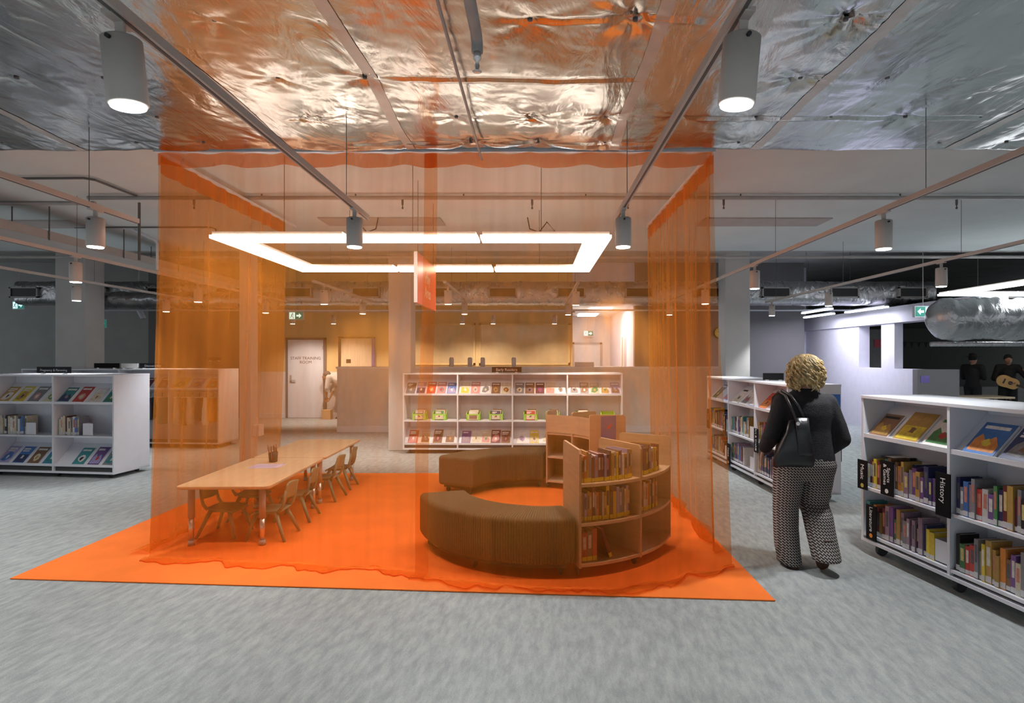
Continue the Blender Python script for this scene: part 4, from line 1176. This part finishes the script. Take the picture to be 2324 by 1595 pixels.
for (a, b, c, d) in ((-.142, .142, -.103, -.099), (-.142, .142, .099, .103), (-.142, -.138, -.103, .103), (.138, .142, -.103, .103)):
    fr_.box(a, b, c, d, .0012, .0016)
fr_.build('printed_border', M['posterviolet'], ws)

# ------------------------------------------------------------------ round seating
def arc_bench(label, c, a0, a1, ri=.72, ro=1.12, z0=.095, z1=.43):
    t = thing('ribbed_bench', label, 'bench', (c[0], c[1], .010), 0, 'curved ribbed benches')
    L = abs(R(a1 - a0)) * ro
    nr = int(L / .0205); nu = nr * 6
    r = .035
    prof = []
    for (cx, cz, q0) in ((ro - r, z1 - r, 0), (ri + r, z1 - r, 90), (ri + r, z0 + r, 180), (ro - r, z0 + r, 270)):
        for k in range(5):
            q = R(q0 + 90 * k / 4); prof.append((cx, cz, math.cos(q), math.sin(q)))
    n = len(prof)
    vs, fs = [], []
    for i in range(nu + 1):
        u = i / nu
        e = min(u, 1 - u) * L
        sh = .025 * (1 - math.sqrt(max(0, 1 - (1 - min(e / .035, 1)) ** 2)))
        rib = -.005 + .005 * abs(math.sin(u * nr * PI)) * 2
        a = R(a0 + (a1 - a0) * u)
        for (cx, cz, nx, nz) in prof:
            rr = cx + nx * (r + rib - sh); zz = cz + nz * (r + rib - sh)
            vs.append((rr * math.cos(a), rr * math.sin(a), zz))
    for i in range(nu):
        for k in range(n):
            fs.append((i * n + k, (i + 1) * n + k, (i + 1) * n + (k + 1) % n, i * n + (k + 1) % n))
    up = MB().add(vs, fs)
    up.add(vs[:n], [tuple(range(n))]).add(vs[nu * n:], [tuple(range(n))[::-1]])
    up.build('upholstery', M['cord'], t, True)
    m = MB()
    for i in range(24):
        b0 = R(a0 + (a1 - a0) * (.03 + .94 * i / 24)); b1 = R(a0 + (a1 - a0) * (.03 + .94 * (i + 1) / 24))
        m.prism([((ri + .05) * math.cos(b0), (ri + .05) * math.sin(b0)), ((ro - .05) * math.cos(b0), (ro - .05) * math.sin(b0)), ((ro - .05) * math.cos(b1), (ro - .05) * math.sin(b1)), ((ri + .05) * math.cos(b1), (ri + .05) * math.sin(b1))], .06, z0 + .01)
    m.build('base_board', M['brown'], t)
    for f in (.06, .5, .94):
        for rr in (ri + .08, ro - .08):
            a = R(a0 + (a1 - a0) * f)
            MB().lathe([(.022, -.012), (.03, -.008), (.03, .008), (.022, .012)], 12, mtx=Matrix.Translation((rr * math.cos(a), rr * math.sin(a), .03)) @ Matrix.Rotation(a, 4, 'Z') @ Matrix.Rotation(R(90), 4, 'X')).build('castor', M['rubber'], t)
    return t
C1 = (.09, 5.27); C2 = (-.05, 6.30)
arc_bench('olive brown ribbed curved bench in front, nearest the viewer', C1, 196, 281)
arc_bench('olive brown ribbed curved bench at the back of the round seating', C2, 77, 155, .72, 1.2)
def sector(m, a0, a1, ri, ro, z0, z1, n=10):
    pts = [(ro * math.cos(R(a0 + (a1 - a0) * k / n)), ro * math.sin(R(a0 + (a1 - a0) * k / n))) for k in range(n + 1)]
    pts += [(ri * math.cos(R(a1 - (a1 - a0) * k / n)), ri * math.sin(R(a1 - (a1 - a0) * k / n))) for k in range(n + 1)]
    return m.prism(pts, z0, z1)
def arc_case(label, c, angs, ri, ro, back_low, zs=(.10, .395, .68)):
    t = thing('curved_bookcase', label, 'bookcase', (c[0], c[1], .010), 0, 'curved birch bookcases')
    for a in angs:
        mt = Matrix.Rotation(R(a), 4, 'Z')
        MB().prism([(ri, .07), (ro, .07), (ro, .90), (ro - .02, .93), (ri + .02, .944), (ri, .93)], -.009, .009, mtx=mt @ Matrix(((1, 0, 0, 0), (0, 0, 1, 0), (0, 1, 0, 0), (0, 0, 0, 1)))).build('upright', M['birch'], t)
    for a0, a1 in zip(angs, angs[1:]):
        da = math.degrees(.0095 / ro) * (1 if a1 > a0 else -1)
        for z in zs:
            sector(MB(), a0 + da, a1 - da, ri + .012, ro - .004, z - .022, z).build('shelf', M['birchedge'], t)
        if back_low:
            sector(MB(), a0 + da, a1 - da, ri, ri + .011, .08, .72).build('back_panel', M['birch'], t)
        else:
            sector(MB(), a0 + da, a1 - da, ri, ri + .011, .69, .90).build('back_panel', M['birch'], t)
            sector(MB(), a0 + da, a1 - da, ro - .06, ro - .05, .08, .67).build('back_panel', M['birch'], t)
    for a in angs:
        for rr in (ri + .07, ro - .07):
            MB().lathe([(.022, -.012), (.032, -.008), (.032, .008), (.022, .012)], 12, mtx=Matrix.Translation((rr * math.cos(R(a)), rr * math.sin(R(a)), .034)) @ Matrix.Rotation(R(a), 4, 'Z') @ Matrix.Rotation(R(90), 4, 'X')).build('castor', M['rubber'], t)
    return t
arc_case('curved birch bookcase full of yellow-labelled books in front', C1, (282.5, 310, 341), .70, 1.14, True)
arc_case('curved birch bookcase at the back, nearly empty, with violet poster', C2, (73.5, 46, 19), .72, 1.18, False)
# books on the front curved case (spines outward); running from the left upright
def arc_frame(c, a_start, rad, z):
    def f(s, b):
        a = R(a_start) + s / rad
        # book local x along tangent (counter clockwise), depth inward
        rz = a + PI / 2
        p = Vector((c[0] + (rad - b) * math.cos(a), c[1] + (rad - b) * math.sin(a), .010 + z))
        return p, rz
    return f
gC = 'yellow-labelled books on the curved bookcase'
for (a0, ln, z, nm, zr) in ((283.7, .455, .681, "curved bookcase's top shelf, left bay", (.185, .235)), (283.7, .44, .396, "curved bookcase's middle shelf, left bay", (.20, .25)),
                            (311.2, .34, .681, "curved bookcase's top shelf, right bay", (.19, .235)), (311.2, .33, .396, "curved bookcase's middle shelf, right bay", (.2, .245)),
                            (283.7, .15, .101, "curved bookcase's bottom shelf, left bay", (.21, .24))):
    spine_row(arc_frame(C1, a0, 1.10, z), ln, zr, (.012, .03) if z > .2 else (.03, .045), PAL_C if z > .2 else ['red', 'brown', 'maroon'], nm, gC, BLY, dep=.18)
f = arc_frame(C1, 283.7, 1.10, .101)
p, rz = f(.235, .01)
book('book', p, rz, .025, .18, .24, 'maroon', 'maroon book leaning on the bottom shelf of the curved bookcase', gC, BLY, lean=R(-20))
vp = thing('poster', 'violet poster with a red bird shape on the rear curved bookcase', 'poster', (0, 0, 0))
mt = Matrix.Translation((C2[0], C2[1], 0)) @ Matrix.Rotation(R(19), 4, 'Z')
MB().box(.86, 1.05, -.0135, -.0115, .62, .935, mtx=mt).build('poster_sheet', M['posterviolet'], vp)
MB().prism([(.93, .80), (.96, .78), (.985, .815), (1.0, .85), (.965, .83)], .0136, .0146, mtx=mt @ Matrix.Rotation(R(90), 4, 'X')).build('printed_shape', M['redprint'], vp)

# ------------------------------------------------------------------ people
def remesh(o, vox, sm=4, fac=.5):
    r = o.modifiers.new('remesh', 'REMESH'); r.mode = 'VOXEL'; r.voxel_size = vox; r.use_smooth_shade = True
    s = o.modifiers.new('smooth', 'SMOOTH'); s.iterations = sm; s.factor = fac
    return o
def chain(mb, pts, rs):
    for (a, b, ra, rb) in zip(pts, pts[1:], rs, rs[1:]):
        mb.capsule(a, b, ra, rb)
def hand(mb, wrist, down, fwd, side, s=1.0, curl=.5):
    """palm plus four unequal curled fingers and a thumb; down = finger direction, fwd = palm-normal, side = towards the thumb"""
    wrist, down, fwd, side = Vector(wrist), Vector(down).normalized(), Vector(fwd).normalized(), Vector(side).normalized()
    pc_ = wrist + down * .045 * s
    for k in range(4):
        q = (k - 1.5) * .019 * s
        mb.capsule(wrist + side * q * .6 + down * .005, wrist + side * q + down * .085 * s, .013 * s, .0105 * s, 8)
        ln = (.062, .076, .082, .072)[k] * s
        b = wrist + side * q + down * .085 * s
        d1 = (down * math.cos(curl * .5) + fwd * math.sin(curl * .5)).normalized()
        d2 = (down * math.cos(curl * 1.5) + fwd * math.sin(curl * 1.5)).normalized()
        m1 = b + d1 * ln * .5; m2 = m1 + d2 * ln * .5
        mb.capsule(b, m1, .0095 * s, .0088 * s, 8); mb.capsule(m1, m2, .0088 * s, .0072 * s, 8)
    b = wrist + side * .025 * s + down * .025 * s
    m1 = b + (side * .8 + down * .8 + fwd * .3).normalized() * .042 * s
    m2 = m1 + (down * .9 + side * .2 + fwd * .35).normalized() * .034 * s
    mb.capsule(b, m1, .013 * s, .0105 * s, 8); mb.capsule(m1, m2, .0105 * s, .008 * s, 8)

wx, wy = 2.10, 4.45
wo = thing('person', 'woman with curly blonde hair walking away in black jacket and patterned trousers', 'person', (wx, wy, 0))
K = 4.45 / F
def L(x, y, dy=0.0):
    d = wy + dy
    p = P(x, y, d)
    return Vector((p.x - wx, dy, p.z))
bd = MB()
bd.ball((0, .01, 1.50), (.077, .10, .118), 16)                 # skull
bd.ball((0, .075, 1.455), (.056, .05, .072), 12)               # face and jaw
bd.capsule((0, .112, 1.475), (0, .126, 1.455), .010, .013)     # nose
bd.capsule((-.022, .105, 1.418), (.022, .105, 1.418), .010, .010)  # mouth
for s in (-1, 1):
    bd.ball((s * .079, .005, 1.48), (.014, .026, .034), 8)     # ears
    bd.ball((s * .030, .096, 1.492), .014, 8)                  # eyes
bd.capsule((0, -.005, 1.30), (0, .0, 1.42), .056, .052)
bd.loft([(0, 0, .86, .15, .10), (0, 0, 1.0, .135, .095), (0, 0, 1.2, .16, .11), (0, 0, 1.32, .10, .07)], 18)
lh = [(-.165, -.01, 1.29), (-.245, -.035, 1.07), (-.305, .03, .905)]
rh = [(.165, -.01, 1.28), (.245, -.05, 1.05), (.215, .06, .89)]
chain(bd, lh, (.048, .038, .024)); chain(bd, rh, (.048, .038, .024))
hand(bd, (-.308, .035, .895), (-.10, .12, -1), (.75, .5, 0), (.35, .85, 0), 1.0, .7)
hand(bd, (.212, .066, .88), (-.15, .35, -1), (-.8, .3, 0), (-.3, .9, 0), 1.0, .6)
for (h, k, a, r) in (((-.10, 0, .84), (-.135, .03, .44), (-.13, .0, .09), 0), ((.10, 0, .84), (.09, .02, .46), (.076, -.165, .165), 1)):
    chain(bd, (h, k, a), (.075, .05, .034))
body = bd.build('body', M['skin'], wo, True); remesh(body, .0055, 3)
# jacket
jk = MB()
jk.loft([(0, 0, .80, .225, .150), (0, 0, .84, .224, .152), (0, .0, .95, .205, .142), (0, .0, 1.06, .195, .135), (0, -.005, 1.18, .212, .138), (0, -.008, 1.26, .216, .125), (0, -.005, 1.315, .180, .095), (0, 0, 1.345, .10, .075), (0, 0, 1.375, .068, .062)], 26, p=2.3)
chain(jk, [(-.168, -.012, 1.262), (-.238, -.03, 1.09), (-.272, -.03, 1.0), (-.296, .02, .915)], (.080, .070, .066, .052))
chain(jk, [(.168, -.012, 1.257), (.238, -.035, 1.08), (.268, -.045, .985), (.230, .04, .90)], (.080, .070, .066, .052))
j = jk.build('jacket', M['jacket'], wo, True); remesh(j, .011, 6)
# trousers: wide legs, right heel lifted behind
tr_ = MB()
tr_.loft([(0, .005, .66, .20, .085), (0, 0, .72, .230, .135), (0, -.005, .78, .238, .155), (0, 0, .86, .215, .15), (0, 0, .95, .19, .13)], 24, p=2.2)
tr_.loft([(-.115, 0, .80, .115, .135), (-.125, .01, .62, .108, .12), (-.137, .02, .44, .095, .10), (-.140, .01, .30, .092, .10), (-.137, -.005, .16, .092, .105), (-.125, -.01, .07, .086, .11), (-.115, -.01, .022, .083, .108)], 20)
tr_.loft([(.115, 0, .80, .118, .135), (.108, .03, .62, .115, .12), (.098, .05, .48, .108, .105), (.092, .03, .42, .11, .11)], 20)
tr_.loft([(.092, .03, .47, .105, .095), (.09, -.02, .40, .112, .11), (.087, -.07, .30, .108, .105), (.083, -.13, .20, .105, .10), (.079, -.175, .13, .103, .105), (.079, -.185, .105, .101, .105)], 20)
q = tr_.build('trousers', M['trouser'], wo, True); remesh(q, .010, 4)
# shoes
def shoe(mtx, nm):
    m = MB()
    rings = [(-.12, .032, .035), (-.10, .037, .045), (-.04, .036, .055), (.03, .043, .04), (.09, .046, .03), (.13, .03, .022)]
    n = 14; vs = []; fs = []
    for (y, w, h) in rings:
        for k in range(n):
            a = 2 * PI * k / n
            vs.append((w * math.cos(a), y, max(.004, h * .6 + h * .75 * math.sin(a))))
    for i in range(len(rings) - 1):
        for k in range(n):
            fs.append((i * n + k, i * n + (k + 1) % n, (i + 1) * n + (k + 1) % n, (i + 1) * n + k))
    fs.append(tuple(range(n))[::-1]); fs.append(tuple((len(rings) - 1) * n + k for k in range(n)))
    m.add(vs, fs, mtx=mtx)
    o = m.build('shoe', M['shoe'], wo, True)
    sl = MB().prism([(w * c, y) for y, w, c in ((-.12, .03, 1), (-.08, .038, 1), (0, .036, 1), (.07, .047, 1), (.12, .038, 1), (.14, .01, 1), (.14, .01, -1), (.12, .038, -1), (.07, .047, -1), (0, .036, -1), (-.08, .038, -1), (-.12, .03, -1))], -.016, .006, mtx=mtx)
    sl.build('shoe_sole', M['sole'], o)
shoe(Matrix.Translation((-.115, .03, .017)), 'l')
shoe(Matrix.Translation((.082, -.150, .145)) @ Matrix.Rotation(R(-70), 4, 'X'), 'r')
# hair: bob of curls
hm = MB()
hm.ball((0, -.015, 1.525), (.118, .125, .108), 18)
hm.loft([(0, -.02, 1.395, .085, .085), (0, -.02, 1.42, .122, .11), (0, -.02, 1.46, .132, .118), (0, -.018, 1.51, .130, .118), (0, -.012, 1.57, .100, .10)], 22)
ho = hm.build('hair', M['hair'], wo, True); remesh(ho, .012, 4)
cu = MB()
rr = random.Random(4)
for k in range(230):
    a = rr.uniform(0, 2 * PI); z = rr.uniform(1.385, 1.575)
    f_ = max(.2, 1 - ((z - 1.475) / .165) ** 2) ** .5
    cx, cy = .134 * f_ * math.cos(a), -.02 + .121 * f_ * math.sin(a)
    if math.sin(a) > .75 and z < 1.52: continue
    ln = rr.uniform(.05, .09); r0 = rr.uniform(.010, .017); ph = rr.uniform(0, 6)
    pts = []
    for i in range(9):
        q = i / 8
        zz = z + ln * (.5 - q)
        ff = max(.3, 1 - ((zz - 1.475) / .17) ** 2) ** .5
        bx, by = .132 * ff * math.cos(a), -.02 + .118 * ff * math.sin(a)
        pts.append((bx + r0 * math.cos(ph + q * 7), by + r0 * math.sin(ph + q * 7) * .8, zz))
    cu.tube(pts, [.0035, .006, .007, .0075, .0075, .007, .006, .005, .003], 6)
for k in range(170):
    a = rr.uniform(0, 2 * PI); p0_, p1_ = rr.uniform(3, 30), rr.uniform(55, 88); ph = rr.uniform(0, 6); am = rr.uniform(.006, .013)
    pts = []
    for i in range(10):
        q = R(p0_ + (p1_ - p0_) * i / 9); aa = a + .12 * math.sin(ph + i * .9)
        ro_ = 1.0 + am * 6 * math.sin(ph + i * 1.1) * .5
        pts.append((.128 * ro_ * math.sin(q) * math.cos(aa), -.016 + .120 * ro_ * math.sin(q) * math.sin(aa), 1.508 + .128 * ro_ * math.cos(q)))
    cu.tube(pts, [.003, .005, .006, .0065, .007, .007, .0065, .006, .005, .003], 6)
cu.build('hair_curls', M['hair'], ho, True)
# handbag on left shoulder
hbg = thing('handbag', 'black leather shoulder bag hanging at the left side of woman', 'bag', (wx - .055, wy, 0))
hg = MB()
hg.loft([(-.115, -.175, .80, .150, .028), (-.11, -.185, .85, .155, .045), (-.10, -.185, .95, .125, .045), (-.085, -.18, 1.05, .085, .032), (-.075, -.175, 1.145, .068, .018)], 22, p=3.2)
bgm = hg.build('bag_body', M['leather'], hbg, True)
hg = MB().loft([(-.045, -.215, .885, .055, .018), (-.045, -.222, .92, .06, .024), (-.055, -.215, 1.05, .052, .02), (-.06, -.205, 1.165, .05, .012)], 18, p=3)
hg.build('bag_pocket', M['leather'], hbg, True)
def strap(pts, nm='strap', w=.011):
    MB().tube(pts, w, 6).build(nm, M['leather'], hbg, True)
strap([(-.095, -.21, 1.12), (-.125, -.19, 1.22), (-.145, -.12, 1.325), (-.15, -.02, 1.348), (-.15, .09, 1.30), (-.14, .17, 1.1)])
strap([(-.045, -.205, 1.16), (-.075, -.18, 1.25), (-.11, -.13, 1.325), (-.125, -.02, 1.358), (-.125, .09, 1.31), (-.12, .17, 1.1)])
MB().lathe([(.014, -.004), (.014, .004)], 12, mtx=Matrix.Translation((-.098, -.224, 1.125)) @ Matrix.Rotation(R(90), 4, 'X')).build('buckle', M['chrome'], hbg)
for k in range(3):
    pass
br = MB()
for z in (.915, .905):
    br.lathe([(.028, 0), (.031, .003), (.028, .006)], 16, c=(-.306, .03, z))
br.build('bracelet', M['chrome'], wo)

def figure(name, label, loc, rz, J, cloth, top, head, hairm, voxel=.016):
    t = thing(name, label, 'person', loc, rz)
    m = MB()
    h = Vector(J['head'])
    m.ball(h, (.078, .095, .115), 14); m.ball(h + Vector((0, .05, -.04)), (.055, .055, .07), 10)
    m.capsule(h + Vector((0, .10, -.01)), h + Vector((0, .115, -.03)), .010, .013)
    chain(m, [J['neck'], h - Vector((0, 0, .06))], (.055, .05))
    chain(m, [J['hip'], J['chest']], (.12, .14))
    for s in 'lr':
        chain(m, [J['sh' + s], J['el' + s], J['wr' + s]], (.055, .043, .028))
        w, e = Vector(J['wr' + s]), Vector(J['el' + s])
        dn = (w - e).normalized()
        sd = dn.cross(Vector((0, 0, 1))); sd = sd if sd.length > .1 else Vector((1, 0, 0))
        hand(m, w, dn, sd.normalized().cross(dn), sd, 1.1, .6)
        chain(m, [J['hp' + s], J['kn' + s], J['an' + s]], (.085, .06, .042))
    remesh(m.build('body', head, t, True), .009, 2)
    c = MB()
    chain(c, [J['hip'], J['chest']], (.135, .16)); chain(c, [J['shl'], J['shr']], (.08, .08))
    for s in 'lr':
        chain(c, [J['sh' + s], J['el' + s], Vector(J['el' + s]).lerp(Vector(J['wr' + s]), .3 if top else .85)], (.08, .06, .05))
    remesh(c.build('shirt', cloth[0], t, True), voxel, 4)
    c = MB()
    c.ball(J['hip'], (.16, .13, .13), 12)
    for s in 'lr': chain(c, [J['hp' + s], J['kn' + s], J['an' + s]], (.10, .08, .065))
    remesh(c.build('trousers', cloth[1], t, True), voxel, 4)
    for s in 'lr':
        a = Vector(J['an' + s])
        MB().loft([(a.x, a.y + .05, 0, .045, .13), (a.x, a.y + .05, .03, .047, .13), (a.x, a.y + .02, .07, .042, .08), (a.x, a.y, .1, .04, .05)], 14).build('shoe', M['shoe'], t, True)
    m = MB().ball(h + Vector((0, -.012, .035)), (.088, .10, .095), 14)
    m.build('hair', hairm, t, True)
    return t, h
ST = dict(head=(0, .02, 1.55), neck=(0, 0, 1.38), chest=(0, 0, 1.22), hip=(0, 0, .92), shl=(-.18, 0, 1.36), shr=(.18, 0, 1.36), ell=(-.22, .05, 1.1), elr=(.22, .05, 1.1),
          wrl=(-.08, .25, 1.08), wrr=(.12, .25, 1.12), hpl=(-.09, 0, .88), hpr=(.09, 0, .88), knl=(-.1, .06, .48), knr=(.12, -.02, .48), anl=(-.1, .04, .09), anr=(.14, -.12, .09))
t, h = figure('person', 'musician standing in dark clothes and a hat in the dark room', (10.72, 14.0, 0), R(-60), ST, (M['darkcloth'], M['darkcloth']), False, M['skin'], M['darkcloth'])
MB().lathe([(.15, 0), (.15, .01), (.085, .015), (.08, .08), (.03, .1)], 18, c=(h.x, h.y, h.z + .06)).build('hat', M['darkcloth'], t, True)
G2 = dict(ST, wrl=(-.30, .25, 1.25), wrr=(.05, .22, 1.0), ell=(-.33, .12, 1.12), elr=(.28, .06, 1.08))
figure('person', 'musician in dark clothes playing an acoustic guitar in the dark room', (11.5, 13.9, 0), R(150), G2, (M['darkcloth'], M['darkcloth']), True, M['skin'], M['darkcloth'])
gt = thing('acoustic_guitar', 'honey coloured acoustic guitar held by the seated musician', 'guitar', (11.5, 13.9, 0), R(150))
gt['label'] = 'honey coloured acoustic guitar held by the musician farthest right'
gm = Matrix.Translation((.03, .24, 1.0)) @ Matrix.Rotation(R(-22), 4, 'Y') @ Matrix.Rotation(R(90), 4, 'X')
out = []
for k in range(36):
    a = 2 * PI * k / 36
    rr_ = .15 + .035 * math.cos(a - PI) - .035 * math.cos(2 * a + .0) * -1
    rr_ = .165 - .03 * (math.cos(2 * a) < 0) * abs(math.cos(2 * a)) * 1.2 + (.03 if math.cos(a) > 0 else 0) * math.cos(a)
    out.append((rr_ * 1.25 * math.cos(a), rr_ * math.sin(a)))
MB().prism(out, -.05, .05, mtx=gm).build('guitar_body', M['guitar'], gt)
MB().lathe([(.045, 0), (.045, .002)], 18, mtx=gm @ Matrix.Translation((-.03, 0, -.0525))).build('sound_hole', M['black'], gt)
MB().box(-.62, -.15, -.025, .025, -.06, -.03, mtx=gm).build('guitar_neck', M['brown'], gt)
MB().box(-.76, -.62, -.035, .035, -.06, -.04, mtx=gm).build('headstock', M['brown'], gt)
MB().box(.08, .11, -.06, .06, -.06, -.05, mtx=gm).build('bridge', M['brown'], gt)
# small dim spotlight over the musicians in the dark room
st = thing('stage_lamp', 'small dim lamp hanging above the musicians', 'lamp', (11.0, 13.2, 2.45))
MB().lathe([(.05, 0), (.06, .02), (.06, .14)], 14).build('lamp_can', M['black'], st, True)
MB().lathe([(.045, -.004), (.045, .001)], 14).build('lamp_lens', emit('dim lens', (1, .8, .5), 1.2), st)
l = bpy.data.lights.new('stage', 'SPOT'); l.energy = 6; l.spot_size = R(80); l.color = (1, .8, .55)
lo = bpy.data.objects.new('stage', l); COL.objects.link(lo); lo.location = (11.0, 13.2, 2.43); lo.rotation_euler = (R(22), 0, R(0))
bt = thing('side_table', 'dark wooden table edge behind the near right bookcase', 'table', (9.6, 12.8, 0))
MB().box(-.9, .9, -.3, .3, .70, .74).build('tabletop', M['timber'], bt)
for x in (-.82, .82):
    for y in (-.24, .24):
        MB().box(x - .03, x + .03, y - .03, y + .03, 0, .70).build('leg', M['brown'], bt)
bn = thing('bunting', 'string of small dark flags across the dark room', 'bunting', (0, 17.0, 0))
MB().tube([(10.9, 0, 2.61), (10.95, 0, 2.05), (12.2, 0, 2.02), (13.75, 0, 2.05), (13.8, 0, 2.61)], .006, 5).build('string', M['black'], bn)
for k in range(13):
    x = 11.0 + k * .21
    MB().prism([(x - .05, 2.03), (x + .05, 2.03), (x, 1.88)], -.004, .004, mtx=Matrix.Rotation(R(90), 4, 'X')).build('flag', M['darkcloth'], bn)
# stooping person behind the low wall
SP = dict(head=(0, .50, 1.12), neck=(0, .36, 1.10), chest=(0, .25, 1.06), hip=(0, -.08, .88), shl=(-.17, .34, 1.08), shr=(.17, .34, 1.08), ell=(-.2, .38, .82), elr=(.2, .36, .82),
          wrl=(-.12, .44, .58), wrr=(.1, .44, .56), hpl=(-.09, -.08, .85), hpr=(.09, -.08, .85), knl=(-.1, .02, .46), knr=(.1, -.05, .46), anl=(-.1, -.05, .09), anr=(.1, .12, .09))
p0 = FL(782, 951)
figure('person', 'person in pale clothes stooping half hidden behind the low wall', (p0.x, p0.y, 0), R(82), SP, (M['paleshirt'], M['paleshirt']), True, M['skin'], M['cap'])
bx = MB().box(0, .22, 0, .2, 0, .24).build('cardboard_box', M['cardboard']); bx.location = (FL(736, 950).x, 14.75, .0); tag(bx, 'small orange cardboard box on the floor beside the white door', 'box')
bx.location.z = .001
